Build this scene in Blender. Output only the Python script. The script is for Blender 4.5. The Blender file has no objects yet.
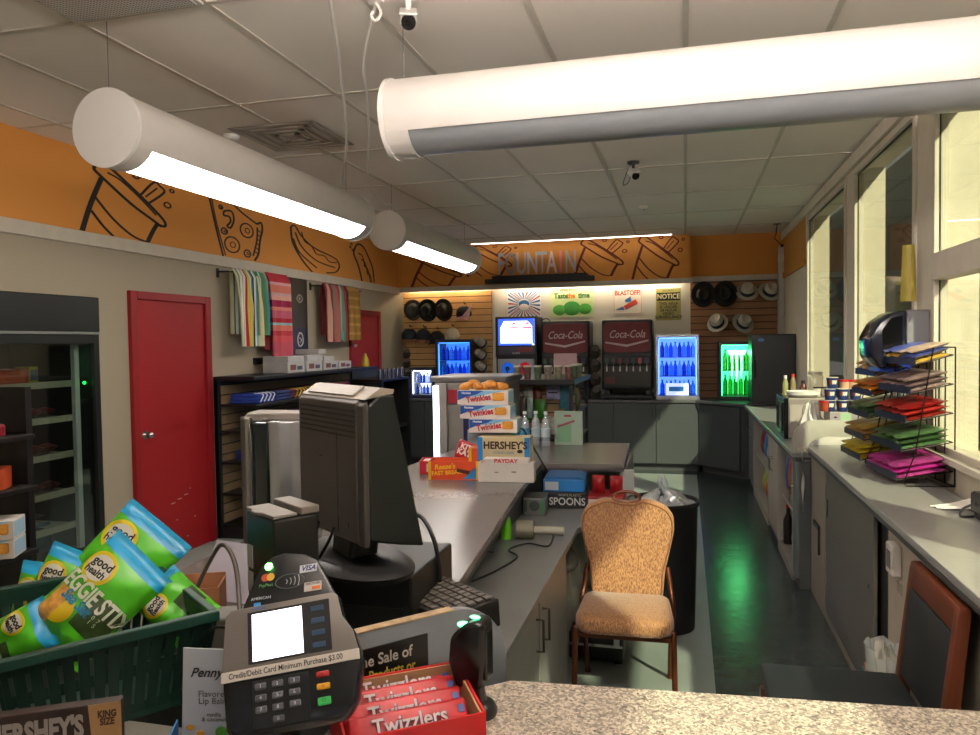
import bpy, bmesh, math, random
from mathutils import Vector, Matrix, Euler
random.seed(7)
SC = bpy.context.scene
COL = SC.collection
R = math.radians
PI = math.pi

# ---------------------------------------------------------------- camera
cam_d = bpy.data.cameras.new('camera'); cam = bpy.data.objects.new('camera', cam_d); COL.objects.link(cam)
cam_d.sensor_fit = 'HORIZONTAL'; cam_d.sensor_width = 36.0; cam_d.lens = 36.0*750/980
cam_d.clip_start = .05; cam_d.clip_end = 100
yaw, pitch, roll = R(14.6), R(1.93), R(-.842)
fw = Vector((-math.sin(yaw)*math.cos(pitch), math.cos(yaw)*math.cos(pitch), -math.sin(pitch)))
rt = Vector((math.cos(yaw), math.sin(yaw), 0)); up = rt.cross(fw)
r2 = rt*math.cos(roll)+up*math.sin(roll); u2 = -rt*math.sin(roll)+up*math.cos(roll)
cam.matrix_world = Matrix(((r2.x, u2.x, -fw.x, 0), (r2.y, u2.y, -fw.y, 0), (r2.z, u2.z, -fw.z, 1.655), (0, 0, 0, 1)))
SC.camera = cam

# ---------------------------------------------------------------- light
w = bpy.data.worlds.new('world'); SC.world = w; w.use_nodes = True
wb = w.node_tree.nodes['Background']; wb.inputs[0].default_value = (.78, .72, .68, 1); wb.inputs[1].default_value = .3
sun_d = bpy.data.lights.new('sun', 'SUN'); sun_d.energy = 8.0; sun_d.angle = R(1.2); sun_d.color = (1, .93, .68)
sun = bpy.data.objects.new('sun', sun_d); COL.objects.link(sun)
sun.rotation_euler = Vector((-.55, .8, -.70)).to_track_quat('-Z', 'Y').to_euler()
sun.location = (6, -3, 8)
SC.view_settings.view_transform = 'Standard'; SC.view_settings.look = 'None'
SC.view_settings.gamma = 1; SC.view_settings.use_curve_mapping = False
SC.view_settings.exposure = 0.0
LAMP = 18.0     # strength of the tube lamps' lenses

# ---------------------------------------------------------------- helpers
def lin(h):
    if isinstance(h, (tuple, list)): return tuple(h[:3])
    h = h.lstrip('#'); c = [int(h[i:i+2], 16)/255 for i in (0, 2, 4)]
    return tuple(x/12.92 if x <= .04045 else ((x+.055)/1.055)**2.4 for x in c)
MATS = {}
def M(c, rough=.5, metal=0, noise=.06, scale=12, bump=0, emit=0, ecol=None, trans=0, coat=0, key=None):
    k = (str(c), rough, metal, noise, scale, bump, emit, str(ecol), trans, coat)
    if k in MATS: return MATS[k]
    c = lin(c)
    m = bpy.data.materials.new('surface'); m.use_nodes = True
    nt = m.node_tree; b = nt.nodes['Principled BSDF']
    b.inputs['Roughness'].default_value = rough; b.inputs['Metallic'].default_value = metal
    b.inputs['Base Color'].default_value = (*c, 1)
    if coat: b.inputs['Coat Weight'].default_value = coat; b.inputs['Coat Roughness'].default_value = .15
    if noise or bump:
        tc = nt.nodes.new('ShaderNodeTexCoord'); n = nt.nodes.new('ShaderNodeTexNoise')
        n.inputs['Scale'].default_value = scale; n.inputs['Detail'].default_value = 4
        nt.links.new(tc.outputs['Object'], n.inputs['Vector'])
        if noise:
            mx = nt.nodes.new('ShaderNodeMix'); mx.data_type = 'RGBA'
            mx.inputs[6].default_value = (*[max(0, x*(1-noise*2)) for x in c], 1)
            mx.inputs[7].default_value = (*[min(1, x*(1+noise*2)) for x in c], 1)
            nt.links.new(n.outputs['Fac'], mx.inputs[0]); nt.links.new(mx.outputs[2], b.inputs['Base Color'])
        if bump:
            bp = nt.nodes.new('ShaderNodeBump'); bp.inputs['Strength'].default_value = bump; bp.inputs['Distance'].default_value = .01
            nt.links.new(n.outputs['Fac'], bp.inputs['Height']); nt.links.new(bp.outputs[0], b.inputs['Normal'])
    if emit:
        b.inputs['Emission Color'].default_value = (*lin(ecol if ecol else c), 1); b.inputs['Emission Strength'].default_value = emit
    if trans:
        b.inputs['Transmission Weight'].default_value = trans; b.inputs['IOR'].default_value = 1.3
    MATS[k] = m
    return m
def G(tint=(1, 1, 1), gloss=.08, op=0.0, rough=.03):
    """thin clear sheet: transparent with a weak mirror"""
    k = ('glass', tint, gloss, op, rough)
    if k in MATS: return MATS[k]
    m = bpy.data.materials.new('clear_sheet'); m.use_nodes = True; nt = m.node_tree; nt.nodes.clear()
    o = nt.nodes.new('ShaderNodeOutputMaterial'); t = nt.nodes.new('ShaderNodeBsdfTransparent'); g = nt.nodes.new('ShaderNodeBsdfGlossy')
    t.inputs[0].default_value = (*tint, 1); g.inputs['Roughness'].default_value = rough; mx = nt.nodes.new('ShaderNodeMixShader')
    lw = nt.nodes.new('ShaderNodeLayerWeight'); lw.inputs[0].default_value = .5
    pw = nt.nodes.new('ShaderNodeMath'); pw.operation = 'POWER'; pw.inputs[1].default_value = 5; nt.links.new(lw.outputs['Facing'], pw.inputs[0])
    ad = nt.nodes.new('ShaderNodeMath'); ad.operation = 'MULTIPLY_ADD'; ad.inputs[1].default_value = .7; ad.inputs[2].default_value = gloss*.5
    nt.links.new(pw.outputs[0], ad.inputs[0]); nt.links.new(ad.outputs[0], mx.inputs[0]); nt.links.new(t.outputs[0], mx.inputs[1]); nt.links.new(g.outputs[0], mx.inputs[2])
    last = mx
    if op:
        d = nt.nodes.new('ShaderNodeBsdfPrincipled'); d.inputs['Base Color'].default_value = (*tint, 1); d.inputs['Roughness'].default_value = .2
        m2 = nt.nodes.new('ShaderNodeMixShader'); m2.inputs[0].default_value = op
        nt.links.new(mx.outputs[0], m2.inputs[1]); nt.links.new(d.outputs[0], m2.inputs[2]); last = m2
    nt.links.new(last.outputs[0], o.inputs[0])
    MATS[k] = m
    return m
def ramp_mat(axis, bands, rough=.7, bump=0, jitter=0):
    """bands: [(position, colour)...] across one object axis, hard edged (stripes that belong to the thing)"""
    m = bpy.data.materials.new('banded'); m.use_nodes = True; nt = m.node_tree; b = nt.nodes['Principled BSDF']
    b.inputs['Roughness'].default_value = rough
    tc = nt.nodes.new('ShaderNodeTexCoord'); sp = nt.nodes.new('ShaderNodeSeparateXYZ'); rp = nt.nodes.new('ShaderNodeValToRGB')
    nt.links.new(tc.outputs['Object'], sp.inputs[0]); src = sp.outputs[axis]
    lo = bands[0][0]; hi = bands[-1][0]
    mr = nt.nodes.new('ShaderNodeMapRange'); mr.inputs[1].default_value = lo; mr.inputs[2].default_value = hi
    nt.links.new(src, mr.inputs[0]); nt.links.new(mr.outputs[0], rp.inputs[0])
    rp.color_ramp.interpolation = 'CONSTANT'; e = rp.color_ramp.elements
    e.remove(e[1]); e[0].position = 0; e[0].color = (*lin(bands[0][1]), 1)
    for p, c in bands[1:-1]:
        el = e.new(max(.0005, min(1, (p-lo)/(hi-lo)))); el.color = (*lin(c), 1)
    nt.links.new(rp.outputs[0], b.inputs['Base Color'])
    return m

class MB:
    def __init__(s): s.bm = bmesh.new()
    def _T(s, vs, T):
        if T is not None:
            for v in vs: v.co = T @ v.co
    def box(s, x0, x1, y0, y1, z0, z1, bev=0, T=None, seg=2):
        b = s.bm; nb = bmesh.new() if bev else b
        vs = [nb.verts.new((x, y, z)) for z in (z0, z1) for y in (y0, y1) for x in (x0, x1)]
        for f in ((0, 2, 3, 1), (4, 5, 7, 6), (0, 1, 5, 4), (2, 6, 7, 3), (0, 4, 6, 2), (1, 3, 7, 5)): nb.faces.new([vs[i] for i in f])
        if bev:
            bmesh.ops.bevel(nb, geom=nb.edges[:], offset=bev, segments=seg, affect='EDGES', profile=.5)
            s._merge(nb, T)
        else: s._T(vs, T)
        return s
    def _merge(s, nb, T=None):
        me = bpy.data.meshes.new('tmp'); nb.to_mesh(me); nb.free()
        n0 = len(s.bm.verts); s.bm.from_mesh(me); bpy.data.meshes.remove(me)
        s.bm.verts.ensure_lookup_table()
        if T is not None:
            for v in s.bm.verts[n0:]: v.co = T @ v.co
    def prism(s, poly, ax, a, b, bev=0, T=None):
        """poly of 2D points in the two other axes (cyclic order), extruded along ax from a to b"""
        nb = bmesh.new()
        def P(p, t): return {'x': (t, p[0], p[1]), 'y': (p[0], t, p[1]), 'z': (p[0], p[1], t)}[ax]
        v0 = [nb.verts.new(P(p, a)) for p in poly]; v1 = [nb.verts.new(P(p, b)) for p in poly]; n = len(poly)
        nb.faces.new(v0[::-1]); nb.faces.new(v1)
        for i in range(n): nb.faces.new((v0[i], v0[(i+1) % n], v1[(i+1) % n], v1[i]))
        bmesh.ops.recalc_face_normals(nb, faces=nb.faces[:])
        if bev: bmesh.ops.bevel(nb, geom=nb.edges[:], offset=bev, segments=2, affect='EDGES', profile=.5)
        s._merge(nb, T); return s
    def cyl(s, p0, p1, r0, r1=None, n=16, T=None):
        p0, p1 = Vector(p0), Vector(p1); r1 = r0 if r1 is None else r1
        d = (p1-p0); q = d.to_track_quat('Z', 'Y') if d.length > 1e-9 else Euler((0, 0, 0)).to_quaternion()
        def ring(p, r): return [s.bm.verts.new(p + q @ Vector((r*math.cos(2*PI*i/n), r*math.sin(2*PI*i/n), 0))) for i in range(n)]
        a, b = ring(p0, r0), ring(p1, r1)
        s.bm.faces.new(a[::-1]); s.bm.faces.new(b)
        for i in range(n): s.bm.faces.new((a[i], a[(i+1) % n], b[(i+1) % n], b[i]))
        s._T(a+b, T); return s
    def tube(s, pts, r, n=8, closed=False, T=None, smooth=0):
        pts = [Vector(p) for p in pts]
        if smooth: pts = spline(pts, smooth, closed)
        N = len(pts); rings = []; vs = []
        nrm = None
        for i, p in enumerate(pts):
            if closed: d = (pts[(i+1) % N]-pts[i-1])
            else: d = pts[min(i+1, N-1)]-pts[max(i-1, 0)]
            d.normalize()
            if nrm is None:
                nrm = d.orthogonal().normalized()
            else:
                nrm = (nrm - d*nrm.dot(d))
                nrm = nrm.normalized() if nrm.length > 1e-6 else d.orthogonal().normalized()
            bn = d.cross(nrm)
            rr = r[i] if isinstance(r, (list, tuple)) else r
            rings.append([s.bm.verts.new(p + (nrm*math.cos(2*PI*k/n)+bn*math.sin(2*PI*k/n))*rr) for k in range(n)]); vs += rings[-1]
        for i in range(N if closed else N-1):
            a, b = rings[i], rings[(i+1) % N]
            for k in range(n): s.bm.faces.new((a[k], a[(k+1) % n], b[(k+1) % n], b[k]))
        if not closed: s.bm.faces.new(rings[0][::-1]); s.bm.faces.new(rings[-1])
        s._T(vs, T); return s
    def lathe(s, prof, n=24, c=(0, 0, 0), T=None, sx=1, sy=1):
        vs = []; rings = []
        for r, z in prof:
            if r < 1e-6: v = s.bm.verts.new((c[0], c[1], c[2]+z)); rings.append([v]); vs.append(v)
            else:
                g = [s.bm.verts.new((c[0]+sx*r*math.cos(2*PI*i/n), c[1]+sy*r*math.sin(2*PI*i/n), c[2]+z)) for i in range(n)]; rings.append(g); vs += g
        for a, b in zip(rings, rings[1:]):
            for i in range(n):
                j = (i+1) % n
                if len(a) == 1 and len(b) == 1: continue
                if len(a) == 1: s.bm.faces.new((a[0], b[j], b[i]))
                elif len(b) == 1: s.bm.faces.new((a[i], a[j], b[0]))
                else: s.bm.faces.new((a[i], a[j], b[j], b[i]))
        s._T(vs, T); return s
    def sph(s, c, r, n=12, T=None):
        r = (r, r, r) if not isinstance(r, (tuple, list)) else r
        m = Matrix.Translation(c) @ Matrix.Diagonal((*r, 1))
        if T is not None: m = T @ m
        bmesh.ops.create_uvsphere(s.bm, u_segments=n, v_segments=max(6, n*2//3), radius=1, matrix=m); return s
    def grid(s, f, nu, nv, closed_u=False):
        g = [[s.bm.verts.new(f(i/(nu if closed_u else nu-1), j/(nv-1))) for i in range(nu)] for j in range(nv)]
        for j in range(nv-1):
            for i in range(nu if closed_u else nu-1):
                k = (i+1) % nu; s.bm.faces.new((g[j][i], g[j][k], g[j+1][k], g[j+1][i]))
        return s
    def ob(s, name, mat, parent=None, loc=(0, 0, 0), rot=(0, 0, 0), smooth=None, fix=True):
        if fix: bmesh.ops.recalc_face_normals(s.bm, faces=s.bm.faces[:])
        me = bpy.data.meshes.new(name); s.bm.to_mesh(me); s.bm.free()
        o = bpy.data.objects.new(name, me); COL.objects.link(o)
        if mat: me.materials.append(mat)
        o.parent = parent; o.location = loc; o.rotation_euler = rot
        if smooth is not None:
            me.polygons.foreach_set('use_smooth', [True]*len(me.polygons))
            if smooth < 180:
                try: me.set_sharp_from_angle(angle=R(smooth))
                except Exception: pass
        return o
def spline(pts, k, closed=False):
    out = []; N = len(pts)
    for i in range(N if closed else N-1):
        p1, p2 = pts[i], pts[(i+1) % N]
        p0 = pts[i-1] if (i > 0 or closed) else p1; p3 = pts[(i+2) % N] if (i < N-2 or closed) else p2
        for j in range(k):
            t = j/k; out.append(.5*((2*p1)+(p2-p0)*t+(2*p0-5*p1+4*p2-p3)*t*t+(3*p1-p0-3*p2+p3)*t**3))
    if not closed: out.append(pts[-1])
    return out
def tag(o, label=None, cat=None, group=None, kind=None):
    if label: o['label'] = label
    if cat: o['category'] = cat
    if group: o['group'] = group
    if kind: o['kind'] = kind
    return o
def thing(name, label, cat, loc=(0, 0, 0), rotz=0, group=None, rot=None):
    o = bpy.data.objects.new(name, None); COL.objects.link(o); o.empty_display_size = .05
    o.location = loc; o.rotation_euler = rot if rot else (0, 0, R(rotz)); return tag(o, label, cat, group)
def struct(name, mb, m, parent=None, **k):
    o = mb.ob(name, m, parent, **k); o['kind'] = 'structure'; return o
def dup(root, loc, rotz=None, label=None, group=None, rot=None, scale=None):
    def cp(o, par):
        c = o.copy(); COL.objects.link(c); c.parent = par
        for ch in [x for x in bpy.data.objects if x.parent == o]: cp(ch, c)
        return c
    r = cp(root, None); r.location = loc
    if rotz is not None: r.rotation_euler = (0, 0, R(rotz))
    if rot: r.rotation_euler = rot
    if scale: r.scale = scale
    if label: r['label'] = label
    if group: r['group'] = group
    return r
def text(body, size, mat, parent, loc, rot, name='lettering', ext=.0004, bold=0, sx=1, shear=0, al='CENTER', sp=1, ls=1):
    cu = bpy.data.curves.new('t', 'FONT'); cu.body = body; cu.size = size; cu.extrude = ext; cu.offset = bold; cu.shear = shear
    cu.align_x = al; cu.align_y = 'CENTER'; cu.space_character = sp; cu.space_line = ls; cu.resolution_u = 3
    t = bpy.data.objects.new('t', cu); COL.objects.link(t)
    me = bpy.data.meshes.new_from_object(t); bpy.data.objects.remove(t); bpy.data.curves.remove(cu)
    me.name = name; me.materials.clear(); me.materials.append(mat)
    o = bpy.data.objects.new(name, me); COL.objects.link(o); o.parent = parent; o.location = loc; o.rotation_euler = [R(a) for a in rot]; o.scale = (sx, 1, 1)
    return o
def TR(loc=(0, 0, 0), rot=(0, 0, 0)):
    return Matrix.Translation(loc) @ Euler([R(a) for a in rot]).to_matrix().to_4x4()

WHITE = M('#e8e4dc', .6); BLACK = M('#101011', .45, noise=.1); BLACKG = M('#0b0b0d', .18); CHROME = M('#c9c9c9', .22, 1)
STEEL = M('#9a9a98', .35, .9); PLAST = M('#1a1b1d', .5); GREYLAM = M('#8f9190', .32, noise=.03, scale=40)
DKCAB = M('#3e4345', .5, noise=.05, scale=5); CARD = M('#b08a5c', .8); RED = M('#b8121a', .35); PAPER = M('#eeeae2', .7)
# ================================================================ structure
L, B, RW, CZ = -3.92, 10.2, 1.21, 3.0
def floor_mat():
    m = bpy.data.materials.new('floor'); m.use_nodes = True; nt = m.node_tree; b = nt.nodes['Principled BSDF']
    tc = nt.nodes.new('ShaderNodeTexCoord'); sp = nt.nodes.new('ShaderNodeSeparateXYZ'); nt.links.new(tc.outputs['Object'], sp.inputs[0])
    def mth(op, a, v, c=None):
        n = nt.nodes.new('ShaderNodeMath'); n.operation = op
        for i, q in enumerate((a, v)):
            if isinstance(q, (int, float)): n.inputs[i].default_value = q
            else: nt.links.new(q, n.inputs[i])
        return n.outputs[0]
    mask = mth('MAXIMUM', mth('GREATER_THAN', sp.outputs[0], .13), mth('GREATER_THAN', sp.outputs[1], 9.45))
    n1 = nt.nodes.new('ShaderNodeTexNoise'); n1.inputs['Scale'].default_value = 2.2; n1.inputs['Detail'].default_value = 8
    n2 = nt.nodes.new('ShaderNodeTexNoise'); n2.inputs['Scale'].default_value = 9; n2.inputs['Detail'].default_value = 6
    for n in (n1, n2): nt.links.new(tc.outputs['Object'], n.inputs['Vector'])
    def mix(f, a, c):
        x = nt.nodes.new('ShaderNodeMix'); x.data_type = 'RGBA'
        nt.links.new(f, x.inputs[0])
        for i, q in ((6, a), (7, c)):
            if isinstance(q, str): x.inputs[i].default_value = (*lin(q), 1)
            else: nt.links.new(q, x.inputs[i])
        return x.outputs[2]
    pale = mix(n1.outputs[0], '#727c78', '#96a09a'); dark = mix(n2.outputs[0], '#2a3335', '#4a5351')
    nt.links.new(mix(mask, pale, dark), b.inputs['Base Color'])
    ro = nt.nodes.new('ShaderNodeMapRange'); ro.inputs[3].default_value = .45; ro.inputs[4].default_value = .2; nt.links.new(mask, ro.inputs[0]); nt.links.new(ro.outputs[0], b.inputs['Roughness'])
    bp = nt.nodes.new('ShaderNodeBump'); bp.inputs['Strength'].default_value = .16; bp.inputs['Distance'].default_value = .02
    nt.links.new(n2.outputs[0], bp.inputs['Height']); nt.links.new(bp.outputs[0], b.inputs['Normal'])
    return m
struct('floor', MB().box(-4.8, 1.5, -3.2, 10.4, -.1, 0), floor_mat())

def split_wall(lower, upper, zc=2.44):
    m = bpy.data.materials.new('wall_paint'); m.use_nodes = True; nt = m.node_tree; b = nt.nodes['Principled BSDF']; b.inputs['Roughness'].default_value = .75
    tc = nt.nodes.new('ShaderNodeTexCoord'); sp = nt.nodes.new('ShaderNodeSeparateXYZ'); nt.links.new(tc.outputs['Object'], sp.inputs[0])
    g = nt.nodes.new('ShaderNodeMath'); g.operation = 'GREATER_THAN'; g.inputs[1].default_value = zc; nt.links.new(sp.outputs[2], g.inputs[0])
    x = nt.nodes.new('ShaderNodeMix'); x.data_type = 'RGBA'; x.inputs[6].default_value = (*lin(lower), 1); x.inputs[7].default_value = (*lin(upper), 1)
    nt.links.new(g.outputs[0], x.inputs[0])
    n = nt.nodes.new('ShaderNodeTexNoise'); n.inputs['Scale'].default_value = 60; nt.links.new(tc.outputs['Object'], n.inputs['Vector'])
    bp = nt.nodes.new('ShaderNodeBump'); bp.inputs['Strength'].default_value = .05; nt.links.new(n.outputs[0], bp.inputs['Height']); nt.links.new(bp.outputs[0], b.inputs['Normal'])
    nt.links.new(x.outputs[2], b.inputs['Base Color']); return m
ORANGE = '#d88f3e'
mb = MB()
FY0, FY1 = 2.3, 4.34
for y0, y1, z0, z1 in ((-3.2, FY0, 0, CZ), (FY0, FY1, 2.003, CZ), (FY1, 10.4, 0, CZ)): mb.box(L-.12, L, y0, y1, z0, z1)
struct('wall_left', mb, split_wall('#a09480', ORANGE))
struct('trim_1', MB().box(L, L+.025, -3, 10.0, 2.35, 2.44, .004), M('#c2b9a8', .6))
struct('wall_back', MB().box(L-.12, RW+.3, B, B+.12, 0, CZ), split_wall('#d8d3c2', ORANGE))
f = struct('trim_2', MB().box(L, .07, 9.98, 10.0, 2.40, CZ-.002).box(.05, .07, 10.0, 10.2, 2.40, CZ-.002), M(ORANGE, .75))
struct('trim_3', MB().box(L, .09, 9.95, 9.98, 2.375, 2.44, .004), M('#c2b9a8', .6))
struct('trim_4', MB().box(.09, RW, 10.15, 10.2, 2.40, 2.47, .004).box(1.137, RW, 10.12, 10.2, 0.9, 2.40, .004), M('#c2b9a8', .6))
struct('wall_front', MB().box(L-.12, RW+.3, -3.32, -3.2, 0, .35).box(L-.12, RW+.3, -3.32, -3.2, 2.75, CZ).box(L-.12, -3.6, -3.32, -3.2, .35, 2.75).box(.95, RW+.3, -3.32, -3.2, .35, 2.75), M('#c9bda8', .7))
fw_ = MB()
for x in (-3.6, -2.47, -1.34, -.21, .91): fw_.box(x, x+.05, -3.30, -3.22, .35, 2.75)
wo = struct('window_6', fw_, M('#cfc6b4', .5)); struct('window_pane', MB().box(-3.6, .95, -3.265, -3.26, .35, 2.75), G((.95, .95, .95), .08), wo)  # unseen window and wall opening, added to let in soft fill light
# right wall: low wall under the sills, header, pillars between the windows, solid end
SILL, HEAD, PD = 1.08, 2.88, .20
posts = [(6.02, 6.31), (4.21, 4.50), (2.34, 2.63), (.46, .86), (-1.4, -1.0)]
mb = MB().box(RW, RW+PD, -3.2, 8.2, 0, SILL).box(RW, RW+PD, -3.2, 8.2, HEAD, CZ).box(RW, RW+PD, 8.2, 10.2, 0, CZ).box(RW, RW+PD, -3.2, -2.9, SILL, HEAD)
for a, b_ in posts: mb.box(RW, RW+PD, a, b_, SILL, HEAD)
struct('wall_right', mb, M('#d9d0bb', .7))
struct('trim_5', MB().box(RW-.03, RW, 8.34, 10.15, 2.40, 2.47, .004).box(RW-.012, RW, 8.34, 10.2, 2.47, CZ-.08), M('#c48a3c', .7))
struct('trim_6', MB().box(RW-.035, RW, -3, 10.15, HEAD+.01, HEAD+.10, .006), M('#d5ccb9', .6))
struct('trim_7', MB().box(RW-.05, RW+.06, -3, 8.2, SILL-.02, SILL+.012, .004), M('#cfc8b8', .5))
struct('baseboard_left', MB().box(L, L+.012, FY1+.02, 4.6, 0, .1).box(L, L+.012, 5.6, 10.2, 0, .1), M('#3a342c', .6))
WFR = M('#cfc6b4', .5); GASK = M('#26231f', .6)
spans = [(6.31, 8.2), (4.50, 6.02), (2.63, 4.21), (.86, 2.34), (-1.0, .46)]
for i, (a, b_) in enumerate(spans):
    fr = MB(); t = .045; x0, x1 = RW-.015, RW+.05
    fr.box(x0, x1, a, a+t, SILL, HEAD, .004).box(x0, x1, b_-t, b_, SILL, HEAD, .004).box(x0, x1, a+t, b_-t, SILL, SILL+t, .004).box(x0, x1, a+t, b_-t, HEAD-t, HEAD, .004)
    if i >= 2: fr.box(x0-.015, x1+.01, a+t, b_-t, 1.93, 2.06, .004)
    wo = struct('window_%d' % (i+1), fr, WFR)
    g = MB().box(RW+.015, RW+.021, a+t, b_-t, SILL+t, HEAD-t); struct('window_pane', g, G((.90, .93, .88), .10), wo)
    k = MB()
    for yy in (a+t, b_-t-.004): k.box(RW+.008, RW+.014, yy, yy+.006, SILL+t, HEAD-t)
    k.box(RW+.008, RW+.014, a+t, b_-t, HEAD-t-.012, HEAD-t); struct('window_gasket', k, GASK, wo)
# what the windows look out on
struct('ground_outside', MB().box(RW+PD, 30, -25, 40, -.35, -.2), M('#777a72', .9, noise=.2, scale=2))
tag(MB().box(11, 17, -12, 90, -.2, 11).ob('building', M('#5f6a5c', .8, noise=.35, scale=.3)), 'grey-green building across the street, blurred beyond the window glass', 'building')
# ceiling: tiles on a metal grid
def ceil_mat():
    m = M('#ece4da', .85, noise=.035, scale=1.6, bump=.04); return m
ceil = struct('ceiling', MB().box(L-.12, RW+.28, -3.2, 10.4, CZ, CZ+.1), ceil_mat())
gb = MB(); xs = [-3.62+.605*i for i in range(8)]; ys = [2.61-1.13*5+1.13*i for i in range(12)]
for x in xs: gb.box(x-.012, x+.012, -3.1, 10.2, CZ-.006, CZ)
for y in ys:
    if -3.1 < y < 10.1: gb.box(L, RW, y-.012, y+.012, CZ-.0055, CZ)
struct('ceiling_grid', gb, M('#c6beb2', .6), ceil)
# plain doors
def red_door(n, y0, y1, top, knob, lab=None):
    d = MB().box(L, L+.012, y0+.07, y1-.07, .0, top-.06); D = M('#960610', .6, noise=.04, scale=3)
    o = struct('door_%d' % n, d, D)
    fr = MB().box(L, L+.035, y0, y0+.07, 0, top, .004).box(L, L+.035, y1-.07, y1, 0, top, .004).box(L, L+.0345, y0+.07, y1-.07, top-.06, top, .004)
    struct('door_frame', fr, M('#8a0610', .55), o)
    if knob: struct('door_handle', MB().cyl((L+.012, knob, 1.0), (L+.05, knob, 1.0), .011).sph((L+.062, knob, 1.0), .026).cyl((L+.012, knob, 1.0), (L+.016, knob, 1.0), .03), CHROME, o, smooth=40)
    return o
d1 = red_door(1, 4.62, 5.57, 2.07, 4.75)
sc = MB()
for y, z, a in ((5.02, .42, .05), (5.1, .44, .05), (5.18, .46, .05), (4.98, .22, .02), (5.08, .28, .015), (5.3, .26, .02), (5.2, .12, .02), (5.25, .5, .015)): sc.box(L+.012, L+.0126, y, y+a, z, z+.008)
struct('door_scuffs', sc, M('#b9a79a', .7), d1)
red_door(2, 8.32, 9.24, 2.08, None)

# ================================================================ drawn food motifs on the orange band (strokes lie on the wall)
def ribbon(mb, pts, wd, closed=False, k=5):
    pts = [Vector((p[0], p[1], 0)) for p in pts]; pts = spline(pts, k, closed); N = len(pts); vs = []
    for i, p in enumerate(pts):
        d = (pts[(i+1) % N]-pts[i-1]) if closed else (pts[min(i+1, N-1)]-pts[max(i-1, 0)])
        if d.length < 1e-7: d = Vector((1, 0, 0))
        d.normalize(); q = Vector((-d.y, d.x, 0))*wd/2
        vs.append([mb.bm.verts.new(v) for v in (p-q, p+q, p+q+Vector((0, 0, .0015)), p-q+Vector((0, 0, .0015)))])
    for i in range(N if closed else N-1):
        a, b = vs[i], vs[(i+1) % N]
        for j in range(4): mb.bm.faces.new((a[j], a[(j+1) % 4], b[(j+1) % 4], b[j]))
def circ(mb, x, y, r, wd, sy=1): ribbon(mb, [(x+r*math.cos(a*PI/4), y+sy*r*math.sin(a*PI/4)) for a in range(8)], wd, True, 3)
def cup(mb, clip=True):          # in a 1 x 1 box, tilted right like the drawing, wd relative
    t = .035
    ribbon(mb, [(0, 0), (.09, .4), (.2, .78)], t*1.4); ribbon(mb, [(.66, -.02), (.74, .2), (.8, .33)], t*1.4)
    ribbon(mb, [(.16, .96), (.2, 1.0), (.3, .95), (.62, .66), (.86, .4), (.88, .3), (.82, .3)], t)
    ribbon(mb, [(.16, .96), (.13, .88), (.2, .8), (.5, .52), (.76, .34), (.84, .28)], t)
    ribbon(mb, [(.26, .88), (.4, .82), (.6, .64), (.78, .44)], t*.7)
    ribbon(mb, [(.13, .5), (.3, .25), (.5, .06), (.68, 0)], t*.8); ribbon(mb, [(.09, .3), (.2, .12), (.3, 0)], t*.8)
    ribbon(mb, [(.6, .68), (.76, .93), (.84, .9), (.88, .82), (.7, .6)], t*.8); ribbon(mb, [(.66, .68), (.8, .86)], t*.6)
    for x, y, r in ((.56, .95, .035), (.92, .64, .04), (.98, .88, .025)): circ(mb, x, y, r, t*.6)
def pizza(mb):
    t = .03
    ribbon(mb, [(0, 1), (.1, .5), (.22, 0)], t); ribbon(mb, [(.04, .98), (.13, .5), (.26, .02)], t*.6)
    ribbon(mb, [(.3, 1), (.55, .82), (.85, .68)], t); ribbon(mb, [(.85, .68), (.93, .72), (.95, .6), (.9, .4), (.86, .15), (.78, .02)], t*1.2)
    ribbon(mb, [(.85, .62), (.84, .4), (.76, .1)], t)
    for i in range(6): ribbon(mb, [(.85-.012*i, .58-.08*i), (.92-.012*i, .55-.08*i)], t*.6)
    for x, y, r in ((.65, .52, .12), (.38, .22, .13), (.25, .42, .05), (.65, .12, .06), (.2, .8, .03)): circ(mb, x, y, r, t*.8); circ(mb, x+.01, y, r*.35, t*.5)
    ribbon(mb, [(.25, .75), (.38, .78), (.42, .65), (.36, .5), (.3, .52), (.36, .6), (.34, .68), (.25, .68), (.25, .75)], t)
def hotdog(mb):
    t = .03
    ribbon(mb, [(.0, .95), (.08, 1), (.2, .8), (.45, .6), (.8, .5), (.96, .42), (1, .25), (.9, .1), (.7, .05)], t)
    ribbon(mb, [(.0, .95), (.03, .6), (.2, .25), (.4, 0)], t*1.2); ribbon(mb, [(.08, .85), (.2, .55), (.5, .3), (.9, .22)], t)
    ribbon(mb, [(.2, .9), (.26, .7), (.4, .62), (.5, .46), (.66, .46), (.78, .34), (.95, .36)], t*.8); ribbon(mb, [(.04, .7), (.16, .4), (.5, .12)], t)
def drumstick(mb):
    t = .04
    ribbon(mb, [(.2, .9), (.3, 1), (.5, .96), (.7, .7), (.85, .4), (.9, 0)], t*1.2); ribbon(mb, [(.2, .9), (.14, .7), (.3, .4), (.42, 0)], t*1.3)
    for i in range(4): ribbon(mb, [(.3+.1*i, .75-.15*i), (.45+.1*i, .7-.17*i), (.55+.1*i, .4-.2*i)], t*.8)
    for x, y in ((.02, .86), (.06, .95), (.1, .8)): circ(mb, x, y, .025, t*.5)
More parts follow.
